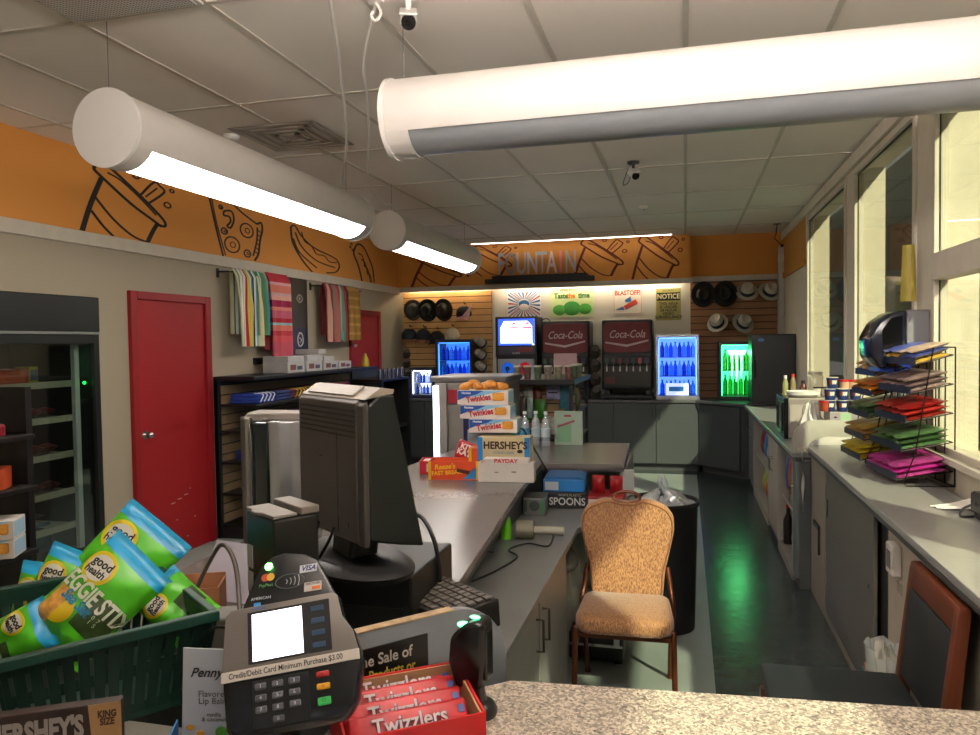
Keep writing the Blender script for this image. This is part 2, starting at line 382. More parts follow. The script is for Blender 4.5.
def mural(fn, nm, lab, o, wd, ht, axis, col, flip=False):
    mb = MB(); fn(mb)
    zmin = 0
    for v in mb.bm.verts: v.co.x *= wd; v.co.y *= ht
    bmesh.ops.bisect_plane(mb.bm, geom=mb.bm.verts[:]+mb.bm.edges[:]+mb.bm.faces[:], plane_co=(0, 0, 0), plane_no=(0, 1, 0), clear_inner=True)
    r = (PI/2, 0, PI/2) if axis == 'x' else (PI/2, 0, 0)
    tag(mb.ob(nm, M(col, .7, noise=.1), None, o, r), lab, 'wall drawing', 'line drawings of snacks on the orange band')
DK, MR = '#1f1712', '#6b1f10'
mural(cup, 'cup_drawing', 'black line drawing of a soda cup above the freezer and red door', (L+.001, 4.22, 2.445), .95, .5, 'x', DK)
mural(pizza, 'pizza_drawing', 'black line drawing of a pizza slice on the orange band', (L+.001, 5.62, 2.445), .88, .53, 'x', DK)
mural(hotdog, 'hot_dog_drawing', 'black line drawing of a hot dog on the orange band', (L+.001, 7.0, 2.445), 1.1, .45, 'x', DK)
mural(drumstick, 'wrap_drawing', 'black line drawing of a striped wrap near the far corner of the left wall', (L+.001, 8.4, 2.445), .8, .45, 'x', DK)
mural(cup, 'cup_drawing', 'dark red soda cup drawing left of the wall letters, nearest the corner', (-3.72, 9.979, 2.445), .82, .42, 'y', MR)
mural(cup, 'cup_drawing', 'dark red soda cup drawing partly behind the silver wall letters', (-2.9, 9.979, 2.56), .7, .42, 'y', MR)
mural(cup, 'cup_drawing', 'dark red soda cup drawing just right of the wall letters', (-1.42, 9.979, 2.5), .72, .5, 'y', MR)
mural(cup, 'cup_drawing', 'dark red soda cup drawing at the right end of the orange fascia', (-.66, 9.979, 2.445), .66, .56, 'y', MR)

# ================================================================ slat panels on the back wall
def slats(x0, x1, z0, z1, lab, col):
    mb = MB(); z = z0
    while z < z1-.02:
        mb.box(x0, x1, 10.152, 10.172, z, min(z+.078, z1), .003); z += .088
    o = mb.ob('slatwall_panel', M(col, .55, noise=.12, scale=6)); tag(o, lab, 'slat wall', 'slatwall panels on the back wall')
    MB().box(x0, x1, 10.168, 10.18, z0, z1).ob('backing', M('#3c2b1b', .8), o); return o
slats(L, -2.61, .9, 2.375, 'tan slatwall panel in the left corner holding dark hats', '#c69a62')
slats(.07, 1.135, .9, 2.40, 'reddish-tan slatwall panel on the right holding straw fedoras', '#a0714b')
# ================================================================ tube lamps
LENSON = M('#ffffff', .4, noise=0, emit=LAMP, ecol=(1.0, .93, .84))
LENSOFF = M('#84878a', .35, noise=.02, trans=0)
TUBE = M('#d9d3cb', .45, noise=.02)
def tube_lamp(name, lab, loc, rz, length, lit, wires, cord=None, on=LENSON, full=False):
    t = thing(name, lab, 'pendant light', loc, rz, 'white tube pendant lamps')
    r = .157; n = 48; a0, a1 = (R(2), R(178)) if full else (R(-90-58), R(-90+58))      # lens arc underneath, on top for the unseen uplight; axis along local y
    def arc(aa, ab, k, rr, y): return [(rr*math.cos(aa+(ab-aa)*i/k), y, rr*math.sin(aa+(ab-aa)*i/k)) for i in range(k+1)]
    def shell(aa, ab, k, r0, r1, ya, yb):
        mb = MB(); P = [[mb.bm.verts.new(p) for p in arc(aa, ab, k, rr, y)] for rr, y in ((r1, ya), (r1, yb), (r0, yb), (r0, ya))]
        for q in range(4):
            A, Bb = P[q], P[(q+1) % 4]
            for i in range(k): mb.bm.faces.new((A[i], A[i+1], Bb[i+1], Bb[i]))
        for i in (0, k): mb.bm.faces.new([P[q][i] for q in range(4)])
        return mb
    e = .10
    h = shell(a1, a0+2*PI, 36, r-.006, r, 0, length)
    h2 = shell(a0, a1, 16, r-.006, r, 0, e); h3 = shell(a0, a1, 16, r-.006, r, length-e, length)
    for x in (h2, h3): 
        me = bpy.data.meshes.new('q'); x.bm.to_mesh(me); h.bm.from_mesh(me); x.bm.free()
    h.ob('housing', TUBE, t, smooth=40)
    shell(a0, a1, 20, r-.016, r-.008, e*.8, length-e*.8).ob('lamp_lens', on if lit else LENSOFF, t, smooth=40)
    for y0 in (-.012, length-.006):
        MB().cyl((0, y0, 0), (0, y0+.018, 0), r+.006, n=48).ob('end_cap', M('#e9e5df', .4, noise=.01), t, smooth=40)
    for y in wires:
        MB().cyl((0, y, r-.002), (0, y, CZ-loc[2]), .0018, n=6).cyl((0, y, r-.002), (0, y, r+.015), .007, n=8).ob('hanger_wire', M('#7b7770', .4, .6), t)
    if cord: MB().tube(cord, .008, smooth=6).ob('power_cord', M('#e4dfd6', .5), t, smooth=60)
    return t
zl = 2.56; dz = CZ-zl
tube_lamp('tube_lamp', 'nearest lit white tube lamp hanging at the upper left', (-2.30, 2.63, zl), 0, 2.38, True, (.015, 2.26))
tube_lamp('tube_lamp', 'smaller looking lit white tube lamp farther back, left of the wall letters', (-2.385, 5.85, zl+.035), 0, 2.38, True, (.1, 2.26))
def cord(lab, pts, hook):
    t = thing('power_cord', lab, 'cord', pts[-1], 0, 'white cords swagged from the tube lamps'); b = Vector(pts[-1]); CM = M('#ddd8d0', .5)
    MB().tube([Vector(p)-b for p in pts], .0075, smooth=8, n=8).ob('cord', CM, t, smooth=60)
    if hook: MB().cyl((0, 0, 0), (0, 0, .012), .03).tube([(0, 0, 0), (.02, 0, -.04), (0, 0, -.07), (-.02, 0, -.05), (-.012, 0, -.03)], .006, smooth=4).ob('hook', M('#e4dfd6', .5), t, smooth=60)
cord('white cord rising from the far end of the nearest lit lamp to the ceiling', [(-2.30, 4.84, 2.72), (-2.27, 4.80, 2.76), (-2.22, 4.66, 2.765), (-1.85, 3.95, 2.80), (-1.52, 3.2, 2.90), (-1.26, 2.55, 2.99)], False)
cord('white cord rising from the near end of the farther lamp to a ceiling hook', [(-2.385, 5.93, 2.75), (-2.33, 5.85, 2.79), (-2.36, 5.65, 2.80), (-2.13, 4.9, 2.77), (-1.78, 4.1, 2.82), (-1.52, 3.5, 2.86), (-1.36, 3.1, 2.90), (-1.16, 2.77, 2.985)], True)
tube_lamp('tube_lamp', 'unlit white tube lamp crossing the upper right with a grey lens', (-1.15, 2.93, 2.575), -90, 2.3, False, (.04, 2.2))
tube_lamp('tube_lamp', 'unseen uplight tube lamp added above the counter to brighten the near ceiling', (-1.0, .85, zl), -90, 2.1, True, (.1, 2.0), on=M('#fffffe', .4, noise=0, emit=LAMP*4.0, ecol=(1.0, .90, .86)), full=True)  # added out of view, lens turned up to lighten ceiling and lamp fronts
# ceiling fittings
v = thing('ceiling_vent', 'square perforated white return vent in the ceiling at the upper left', 'vent', (-2.1, 2.05, CZ-.008))
MB().box(-.3, .3, -.56, .54, -.012, 0, .004).ob('frame', M('#cfc9bf', .5), v)
pm = bpy.data.materials.new('perforated'); pm.use_nodes = True; nt = pm.node_tree; pb = nt.nodes['Principled BSDF']
tc = nt.nodes.new('ShaderNodeTexCoord'); vo = nt.nodes.new('ShaderNodeTexVoronoi'); vo.inputs['Scale'].default_value = 70; vo.inputs['Randomness'].default_value = 0
gt = nt.nodes.new('ShaderNodeMath'); gt.operation = 'GREATER_THAN'; gt.inputs[1].default_value = .3; mx = nt.nodes.new('ShaderNodeMix'); mx.data_type = 'RGBA'
mx.inputs[6].default_value = (*lin('#5c5a56'), 1); mx.inputs[7].default_value = (*lin('#c2beb6'), 1)
nt.links.new(tc.outputs['Object'], vo.inputs['Vector']); nt.links.new(vo.outputs['Distance'], gt.inputs[0]); nt.links.new(gt.outputs[0], mx.inputs[0]); nt.links.new(mx.outputs[2], pb.inputs['Base Color'])
MB().box(-.28, .28, -.54, .52, -.016, -.0125).ob('grille', pm, v)
v = thing('ceiling_diffuser', 'grey stained square air diffuser in the ceiling behind the near lamp', 'vent', (-2.43, 4.4, CZ-.006))
for k in range(4):
    s_ = .28-.065*k; mb = MB()
    for a in ((-s_, s_, -s_, -s_+.03), (-s_, s_, s_-.03, s_), (-s_, -s_+.03, -s_, s_), (s_-.03, s_, -s_, s_)): mb.box(*a, -.005-.001*k, -.002)
    mb.ob('diffuser_ring', M('#b5aea2', .6), v)
MB().box(-.29, .29, -.29, .29, -.003, 0).ob('backing', M('#9d958a', .7), v)
def detector(lab, p):
    t = thing('smoke_detector', lab, 'smoke detector', p, 0, 'small white ceiling detectors')
    MB().lathe([(0, 0), (.05, 0), (.05, -.014), (.035, -.03), (.0, -.032)], 20).ob('housing', WHITE, t, smooth=40)
    MB().lathe([(0, -.03), (.012, -.03), (.012, -.045), (0, -.047)], 12).ob('sensor_head', M('#bdb8ae', .5), t, smooth=40)
detector('round white ceiling detector just above the near lit tube lamp', (-2.78, 4.25, CZ-.006)); detector('small round white ceiling detector beyond the hanging camera', (-.39, 7.7, CZ-.006))
def camera_dome(lab, p, bullet, rz=0):
    t = thing('security_camera', lab, 'security camera', p, rz)
    MB().cyl((0, 0, 0), (0, 0, -.012), .045, n=20).cyl((0, 0, -.01), (0, 0, -.07), .011).ob('mount', M('#3b3733' if bullet else '#d8d4cc', .5), t, smooth=40)
    T = TR((0, 0, -.085), (32, 0, 0))
    MB().cyl((0, .06, 0), (0, -.055, 0), .031, n=20, T=T).box(-.034, .034, -.075, .06, .026, .034, .004, T=T).ob('camera_body', M('#dcd8d0', .4), t, smooth=40)
    MB().cyl((0, -.05, 0), (0, -.062, 0), .0285, n=20, T=T).cyl((0, -.06, 0), (0, -.066, 0), .012, .008, n=16, T=T).ob('lens', BLACKG, t, smooth=40)
    if bullet: MB().tube([(0, .05, -.085), (.0, .1, -.13), (-.05, .08, -.16), (-.07, 0, -.13), (-.03, .01, -.04), (0, 0, 0)], .003, smooth=5).ob('cable', BLACK, t)
camera_dome('white bullet security camera pointing down beside the cord at the top centre', (-1.03, 2.78, CZ-.006), False, 20)
camera_dome('small bullet camera hanging from a dark mount in the far ceiling', (-.37, 5.78, CZ-.006), True, 25)
t = thing('wall_bracket', 'thin black bracket hanging from the ceiling in the far right corner', 'bracket', (1.05, 9.4, CZ-.006))
MB().box(-.04, .04, -.015, .015, -.012, 0, .002).tube([(0, 0, -.01), (-.01, 0, -.12), (-.03, 0, -.17), (.02, 0, -.22), (.05, 0, -.25)], .007).sph((.055, 0, -.26), .02).ob('arm', BLACK, t)
t = thing('wall_conduit', 'white vertical conduit with junction box in the far right corner', 'conduit', (1.172, 10.05, 0))
MB().box(-.035, .035, -.03, .03, 0.9, 2.8, .006).ob('pipe', M('#c9c5bd', .5), t)
MB().box(-.036, .036, -.045, .045, 2.6, 2.7, .006).ob('junction_box', M('#cfcbc3', .5), t)

# ================================================================ freezer built into the left wall
t = thing('display_freezer', 'tall black glass-door display freezer set into the left wall beside the red door', 'freezer', (L, 2.3, 0))
W = 2.02
BK = M('#121211', .4)
mb = MB().box(-.75, -.72, 0, W, .05, 2.0).box(-.75, -.02, -.0, .03, .05, 2.0).box(-.75, -.02, W-.03, W, .05, 2.0).box(-.75, -.02, 0, W, .0, .28).box(-.75, -.02, 0, W, 1.74, 2.0)
mb.ob('cabinet', M('#323331', .5), t)
MB().box(-.02, .03, .0, W, 1.765, 2.0, .006).ob('canopy', BK, t)
MB().box(-.02, .02, 0, W, 0, .24, .006).ob('kickplate', BK, t)
MB().box(-.018, .034, 0, W, 1.748, 1.765).ob('canopy_trim', M('#8e8f8b', .4, .5), t)
for a in (0, W/2):
    mb = MB(); z0, z1, b2 = .245, 1.745, a+W/2-.004
    mb.box(-.02, .025, a, a+.05, z0, z1, .004).box(-.02, .025, b2-.05, b2, z0, z1, .004).box(-.02, .025, a+.05, b2-.05, z0, z0+.05, .004).box(-.02, .025, a+.05, b2-.05, z1-.06, z1, .004)
    dr = mb.ob('door', BK, t); MB().box(-.006, 0, a+.05, b2-.05, z0+.05, z1-.06).ob('door_glass', G((.80, .84, .80), .2), dr)
    MB().box(.025, .045, a+.06, a+.085, .7, 1.3, .006).ob('door_handle', M('#b5b5b0', .3, .8), dr)
MB().box(-.09, -.06, W-.14, W-.10, .3, 1.68).ob('light_strip', M('#c8d0d2', .4), t)
MB().sph((-.03, W-.09, 1.42), .012).ob('indicator_light', M('#20ff60', .4, emit=3, ecol='#20ff60'), t)
for k, z in enumerate((1.43, 1.20, .96, .71, .48)):
    MB().box(-.7, -.08, W/2+.02, W-.16, z-.008, z).box(-.085, -.07, W/2+.02, W-.16, z-.03, z+.012).ob('shelf', M('#a8a796', .4, .3), t)
FRZ = [(-3.92-.4, 2.3)]
def pack(name, lab, cat, loc, dims, cols, rz=0, grp=None, bev=.006):
    """small carton: body, and a differently coloured label face on the front (-y) and top"""
    x, y, z = dims; t = thing(name, lab, cat, loc, rz, grp)
    MB().box(-x/2, x/2, -y/2, y/2, 0, z, bev).ob('box_body', M(cols[0], .5), t)
    MB().box(-x*.4, x*.4, -y/2-.0012, -y/2, z*.18, z*.82).ob('front_label', M(cols[1], .5), t); return t
rnd = random.Random(3)
def pouch_mesh(w, h, d, n=9):
    def f(sgn):
        def g(u, v):
            x = (u-.5)*2; y = (v-.5)*2; b = max(0, (1-x*x))**.5*max(0, (1-y*y))**.6
            return (x*w/2, sgn*(d/2*b*(1+.12*math.sin(9*u+4*v))+.0012), v*h)
        return g
    return MB().grid(f(1), n, n).grid(f(-1), n, n)
for k, (z, col, lab) in enumerate(((1.20, '#5a1d1c', 'row of red-brown frozen packs on the second freezer shelf'), (.96, '#5a2420', 'row of red-brown frozen packs on the third freezer shelf'), (.71, '#4d1418', 'flat row of dark red frozen packs on the fourth freezer shelf'))):
    for i in range(6):
        mb = pouch_mesh(.1, .13, .06); o = mb.ob('frozen_pack', M(col, .4, noise=.3, scale=30), None, (L-.22, 3.42+.12*i, z+.03), (R(80), 0, R(85+rnd.uniform(-8, 8))), smooth=60)
        tag(o, lab.replace('row of ', 'one of the ').replace('flat one', 'one'), 'frozen food', 'packs on freezer shelf at %d cm' % (z*100))
o = thing('soda_sign', 'round red soda sign with white script on the top freezer shelf', 'sign', (L-.1, 3.5, 1.44), 90)
MB().cyl((0, .003, .12), (0, -.003, .12), .085, n=32).box(-.07, .07, -.0025, .0025, 0, .08).ob('disc', RED, o, smooth=40)
text('Coca-Cola', .038, WHITE, o, (0, -.004, .12), (90, 0, 0), sx=.9, shear=.3)
pack('snack_box', 'low orange-red box on the top freezer shelf', 'box', (L-.25, 3.78, 1.43), (.26, .18, .1), ('#8a2a14', '#a8401c'), 90)
pack('snack_box', 'small yellow and blue box at the right of the top freezer shelf', 'box', (L-.25, 3.98, 1.43), (.07, .12, .11), ('#a79a1e', '#28446b'), 90)
pack('carton', 'white carton at the bottom of the freezer', 'box', (L-.2, 3.45, .285), (.22, .2, .18), ('#8d8c86', '#a5a49d'), 90)
for i, c in enumerate(('#2b4a63', '#6b4a2a', '#36566b')):
    mb = pouch_mesh(.16, .2, .1); tag(mb.ob('frozen_bag', M(c, .3, noise=.35, scale=22), None, (L-.22, 3.72+.15*i, .3), (0, 0, R(90)), smooth=60), ('blue frozen bag beside the white carton at the freezer bottom', 'brown frozen bag in the middle of the freezer bottom', 'blue-grey frozen bag by the hinge side of the freezer bottom')[i], 'frozen food')
tr = thing('wire_basket', 'small chrome wire tray of packets low in the freezer', 'basket', (L-.2, 3.82, .485), 90)
MB().box(-.13, .13, -.08, .08, 0, .004).tube([(-.13, -.08, .09), (.13, -.08, .09), (.13, .08, .09), (-.13, .08, .09)], .005, closed=True).tube([(-.13, -.08, 0), (.13, -.08, 0), (.13, .08, 0), (-.13, .08, 0)], .004, closed=True).ob('frame', CHROME, tr)
# ================================================================ back counter
CT = .90
tag(MB().prism([(L+.005, 10.195), (L+.005, 9.62), (.12, 9.62), (.66, 9.08), (1.2, 9.08), (1.2, 10.195)], 'z', CT-.035, CT, .004).ob('back_worktop', M('#55585a', .35, noise=.04, scale=30)), 'dark grey worktop running along the whole back wall under the coolers', 'worktop')
def cabinet(lab, x0, x1, y0, depth, z1, grp, ndoor=2, col=DKCAB, rz=0, loc=None, hand=True):
    """base cabinet, front on local -y"""
    t = thing('base_cabinet', lab, 'cabinet', loc or (x0, y0, 0), rz, grp); w = x1-x0
    MB().box(.002, w-.002, .02, depth, .09, z1).box(.02, w-.02, .07, depth, 0, .09).ob('cabinet_body', M('#3c4042', .6), t)
    dw = w/ndoor
    for i in range(ndoor):
        d = MB().box(i*dw+.004, (i+1)*dw-.004, 0, .019, .095, z1-.012, .0015).ob('door', col, t)
        if hand:
            hx = (i+1)*dw-.05 if i % 2 == 0 else i*dw+.05
            MB().tube([(hx, 0, z1-.1), (hx, -.028, z1-.1), (hx, -.028, z1-.2), (hx, 0, z1-.2)], .004).ob('handle', M('#4a4d4e', .35, .8), d)
    return t
for x0, x1, lab in ((L+.01, -2.98, 'dark grey base cabinet in the far left corner under the small coolers'), (-2.98, -1.93, 'dark grey base cabinet under the frozen drink machine'), (-1.93, -.89, 'dark grey base cabinet hidden mostly behind the snack rack'), (-.89, .17, 'dark grey base cabinet under the red soda fountain and bright blue cooler')):
    cabinet(lab, x0, x1, 9.64, .55, CT-.036, 'dark base cabinets along the back wall')
t = thing('corner_cabinet', 'dark grey angled base cabinet where the back counter meets the window counter', 'cabinet', (.17, 9.64, 0), 0, 'dark base cabinets along the back wall')
MB().prism([(0, 0), (.46, -.46), (1.0, -.46), (1.0, .54), (0, .54)], 'z', .09, CT-.036).prism([(.04, .06), (.5, -.4), (1, -.4), (1, .5), (.04, .5)], 'z', 0, .09).ob('cabinet_body', M('#3c4042', .6), t)
MB().box(.01, .64, -.02, -.001, .095, CT-.05, .0015, T=TR((0, 0, 0), (0, 0, -45))).ob('door', DKCAB, t)

# ---- lights hidden under the fascia (they give the bright glow on the wall)
def strip(lab, x0, x1, y, z, e, col=(1, .86, .6)):
    t = thing('under_shelf_light', lab, 'light fitting', ((x0+x1)/2, y, z), 0, 'fluorescent strips behind the fascia'); h = (x1-x0)/2
    MB().box(-h, h, -.02, .02, .012, .03).ob('housing', WHITE, t); MB().cyl((-h+.02, 0, 0), (h-.02, 0, 0), .012, n=12).ob('tube', M('#fff4e0', .4, noise=0, emit=e, ecol=col), t)
strip('strip light under the trim above the dark hats at the left corner', -3.85, -2.65, 10.09, 2.42, 26, (1, .86, .56))
strip('strip light under the trim above the posters', -2.5, -.05, 10.09, 2.42, 28, (1, .95, .78))
t = thing('cove_light', 'thin white light strip along the ceiling edge above the silver wall letters', 'light fitting', (-1.45, 9.84, CZ))
MB().box(-1.36, 1.30, -.02, .02, -.012, 0).ob('housing', WHITE, t); MB().box(-1.35, 1.29, -.012, .018, -.0165, -.012).ob('lamp_lens', M('#fff6e6', .4, noise=0, emit=9, ecol=(1, .97, .88)), t)

# ---- sign letters
t = thing('wall_sign', 'large metal letters spelling fountain on a stepped black base above the posters', 'sign', (-1.89, 9.93, 2.45))
MB().box(-.74, .74, -.05, .04, 0, .06, .004).box(-.64, .64, -.05, .04, .06, .10, .004).ob('base', BLACK, t)
for ch, xx, col in zip('FOUNTAIN', (-.52, -.38, -.235, -.085, .05, .175, .295, .43), ('#a5a7ab', '#8b8a8a', '#b5b7ba', '#c6c8cc', '#bfc1c6', '#e9d8d7', '#f08a92', '#b9b9bc')):
    text(ch, .41, M(col, .4, 0), t, (xx, -.012, .10+.145), (90, 0, 0), name='letter', ext=.012, bold=.003, sx=.50)

# ---- posters
def poster(lab, x0, x1, z0, z1, base, cat='poster', name='poster'):
    t = thing(name, lab, cat, ((x0+x1)/2, 10.196, z0)); w = x1-x0
    MB().box(-w/2, w/2, -.004, 0, 0, z1-z0).ob('sheet', M(base, .4), t); return t, w, z1-z0
def burst(w, h, n, r0, r1, parent, y, cols, cx=0, cz=0):
    mbs = [MB() for _ in cols]
    for i in range(n):
        a = 2*PI*i/n+.1; b = a+PI/n*.8; q = []
        for ang, rr in ((a, r0), (a, r1), (b, r1), (b, r0)):
            x, z = cx+rr*math.cos(ang), cz+rr*math.sin(ang); q.append((max(-w/2+.01, min(w/2-.01, x)), max(.01, min(h-.01, z))))
        m = mbs[i % len(cols)]; m.bm.faces.new([m.bm.verts.new((x, y, z)) for x, z in q])
    for m, c in zip(mbs, cols): m.ob('ray', M(c, .5), parent)
t, w_, h_ = poster('poster with blue, red and white rays above the lit drink screen', -2.39, -1.92, 1.98, 2.35, '#dfe3e6')
burst(w_, h_, 34, .08, .36, t, -.0055, ('#1d4f86', '#b53a2e', '#243f6a'), 0, .19)
MB().lathe([(0, 0), (.075, 0), (.07, .006), (0, .006)], 20, T=TR((0, -.005, .2), (90, 0, 0)), sy=.7).ob('badge', M('#23689c', .4), t)
MB().lathe([(0, 0), (.06, 0), (.055, .006), (0, .006)], 20, T=TR((0, -.009, .17), (90, 0, 0)), sy=.5).ob('badge_front', WHITE, t)
t, w_, h_ = poster('green poster with apples and lettering beside the ray poster', -1.79, -1.19, 1.98, 2.375, '#cfe0a0')
for x, z, r in ((-.17, .1, .09), (.18, .11, .09), (0, .12, .12)): MB().lathe([(0, .012), (r*.6, .011), (r, .004), (r, 0)], 24, T=TR((x, -.004, z), (90, 0, 0)), sy=.8).ob('apple', M('#4fae3b' if r < .1 else '#3c9c35', .3, noise=.15, scale=9), t, smooth=60)
text('Taste      time', .1, M('#2c6a2a', .5), t, (0, -.006, .29), (90, 0, 0), bold=.004, sx=.85)
text('the', .1, M('#d87a1c', .5), t, (-.01, -.006, .29), (90, 0, 0), bold=.004, sx=.85); text('REFRESHINGLY', .035, BLACK, t, (-.05, -.006, .37), (90, 0, 0), bold=.001)
t, w_, h_ = poster('white poster with red lettering and a red rocket above the red soda fountain', -.93, -.55, 2.0, 2.34, '#e3dccb')
MB().box(-w_/2+.008, w_/2-.008, -.005, -.004, .008, h_-.008).ob('border', M('#c9806c', .5), t); MB().box(-w_/2+.014, w_/2-.014, -.0055, -.005, .014, h_-.014).ob('ground', M('#e3dccb', .5), t)
text('BLASTOFF!', .088, M('#b3382c', .5), t, (0, -.007, .285), (90, 0, 0), bold=.003, sx=.8)
MB().box(-.09, .09, -.012, -.006, -.03, .03, .004, T=TR((.04, 0, .13), (0, -28, 0))).ob('rocket', M('#c5432f', .4), t)
MB().prism([(-.17, .06), (-.06, .11), (-.04, .06)], 'y', -.011, -.006).ob('flame', M('#5b6f9c', .4), t); MB().prism([(-.04, .19), (.04, .24), (.05, .17), (-.02, .16)], 'y', -.011, -.006).ob('fin', M('#2f6ea8', .4), t)
t, w_, h_ = poster('yellow and black security notice sign right of the posters', -.37, -.05, 1.91, 2.33, '#a39a55', 'sign', 'notice_sign')
MB().box(-w_/2+.012, w_/2-.012, -.006, -.004, h_-.16, h_-.055).ob('header_band', BLACK, t)
text('SECURITY', .034, BLACK, t, (0, -.006, h_-.03), (90, 0, 0)); text('NOTICE', .088, M('#d8d09a', .5), t, (0, -.008, h_-.108), (90, 0, 0), bold=.002, sx=.9)
text('THIS AREA\nIS UNDER\n24 HOUR\nVIDEO\nSURVEILLANCE', .052, BLACK, t, (0, -.006, .13), (90, 0, 0), bold=.0008, ls=.85)

# ---- hats
def fedora(lab, loc, col, band, tilt=(0, 0, 0), grp='fedoras on the right slatwall', r=.135, open_=False):
    t = thing('fedora_hat', lab, 'hat', loc, group=grp, rot=(R(90+tilt[0]), R(tilt[1]), R(tilt[2]))); m = M(col, .75, noise=.08, scale=60, bump=.2)
    mb = MB(); pr = [(.085, .006), (r*.85, .002), (r, .012), (r*.98, .02), (r*.85, .012), (.085, .016)]
    mb.lathe(pr+[pr[0]], 32, sy=1.12).ob('brim', m, t, smooth=50)
    c = MB().lathe([(.086, .012), (.084, .06), (.076, .10), (.06, .125), (.03, .118), (0, .112)], 28, sy=1.15)
    for v in c.bm.verts:
        if v.co.z > .105: v.co.z -= .014*math.exp(-(v.co.x/.025)**2)
    c.ob('crown', m, t, smooth=60)
    if band: MB().lathe([(.0892, .016), (.0885, .066)], 28, sy=1.15).ob('hat_band', M(band, .6), t, smooth=60)
    MB().cyl((0, .04, -.03), (0, .04, .005), .006).ob('peg', STEEL, t)
    return t
hy = 10.075
fedora('black fedora at the top left of the right slatwall', (.23, hy, 2.23), '#151313', '#0a0a0a', r=.15)
fedora('second black fedora, between the other black one and the straw ones', (.50, hy, 2.23), '#171412', '#0a0a0a', r=.15)
fedora('white straw fedora in the top row next to the black hats', (.77, hy, 2.235), '#c9c4b4', '#17202a', (-46, 0, 0), r=.14)
fedora('white straw fedora at the right end of the top row', (1.03, hy, 2.23), '#c2bdad', '#17202a', (-44, 14, 6), r=.14)
fedora('white straw fedora at the left of the lower pair', (.41, hy, 1.85), '#c4bfae', '#17202a', (-42, -20, -8), r=.135)
fedora('white straw fedora at the right of the lower pair', (.71, hy, 1.84), '#bfbaa9', '#17202a', (-40, 22, 8), r=.14)
G2 = 'dark hats on the left slatwall'
fedora('grey-brown fedora at the left end of the upper row near the corner', (-3.74, hy, 2.13), '#4c4640', '#221c18', (8, 0, 10), G2)
fedora('black fedora in the middle of the upper row near the corner', (-3.52, hy, 2.12), '#1c1a19', '#0a0a0a', (8, 0, 0), G2, .145)
fedora('dark brown fedora at the right of the upper row near the corner', (-3.28, hy, 2.12), '#33261c', '#120c08', (8, 0, -10), G2, .145)
def cap(lab, loc, c1, c2, rz=0):
    t = thing('baseball_cap', lab, 'hat', loc, rz, 'caps hanging on the left slatwall')
    t.scale = (1.2, 1.2, 1.2)
    mb = MB().lathe([(.09, 0), (.092, .03), (.08, .075), (.05, .105), (0, .115)], 20, T=TR((0, -.05, -.06), (15, 0, 0))); mb.ob('crown', M(c1, .8, noise=.15, scale=50), t, smooth=60)
    MB().grid(lambda u, v: ((u-.5)*.15, -.13-.085*v*(1-((u-.5)*1.7)**2), -.065-.035*v-.02*((u-.5)*2)**2), 9, 5).ob('visor', M(c2, .7), t, smooth=60)
    MB().tube([(0, .05, .08), (0, -.03, .08), (0, -.05, .1)], .006).ob('hook', BLACK, t)
cap('black cap with a pink and white panel hanging alone on the upper row', (-2.97, hy, 2.10), '#17151a', '#c98a94')
MB().prism([(-.02, -.1), (.09, -.08), (.12, .06), (.06, -.01)], 'y', -.16, -.15).ob('bow', M('#c9a3a4', .7), [o for o in bpy.data.objects if o.name.startswith('baseball_cap')][-1])
cap('navy cap at the left end of the lower row', (-3.78, hy, 1.80), '#222a33', '#8a5f43')
cap('dark navy cap beside the leftmost one in the lower row', (-3.57, hy, 1.79), '#23262e', '#7d5138')
cap('black cap in the middle of the lower row', (-3.37, hy, 1.76), '#111112', '#1a1a1c')
cap('cream cap at the right end of the lower row', (-3.15, hy, 1.80), '#c3b89d', '#a89c82')

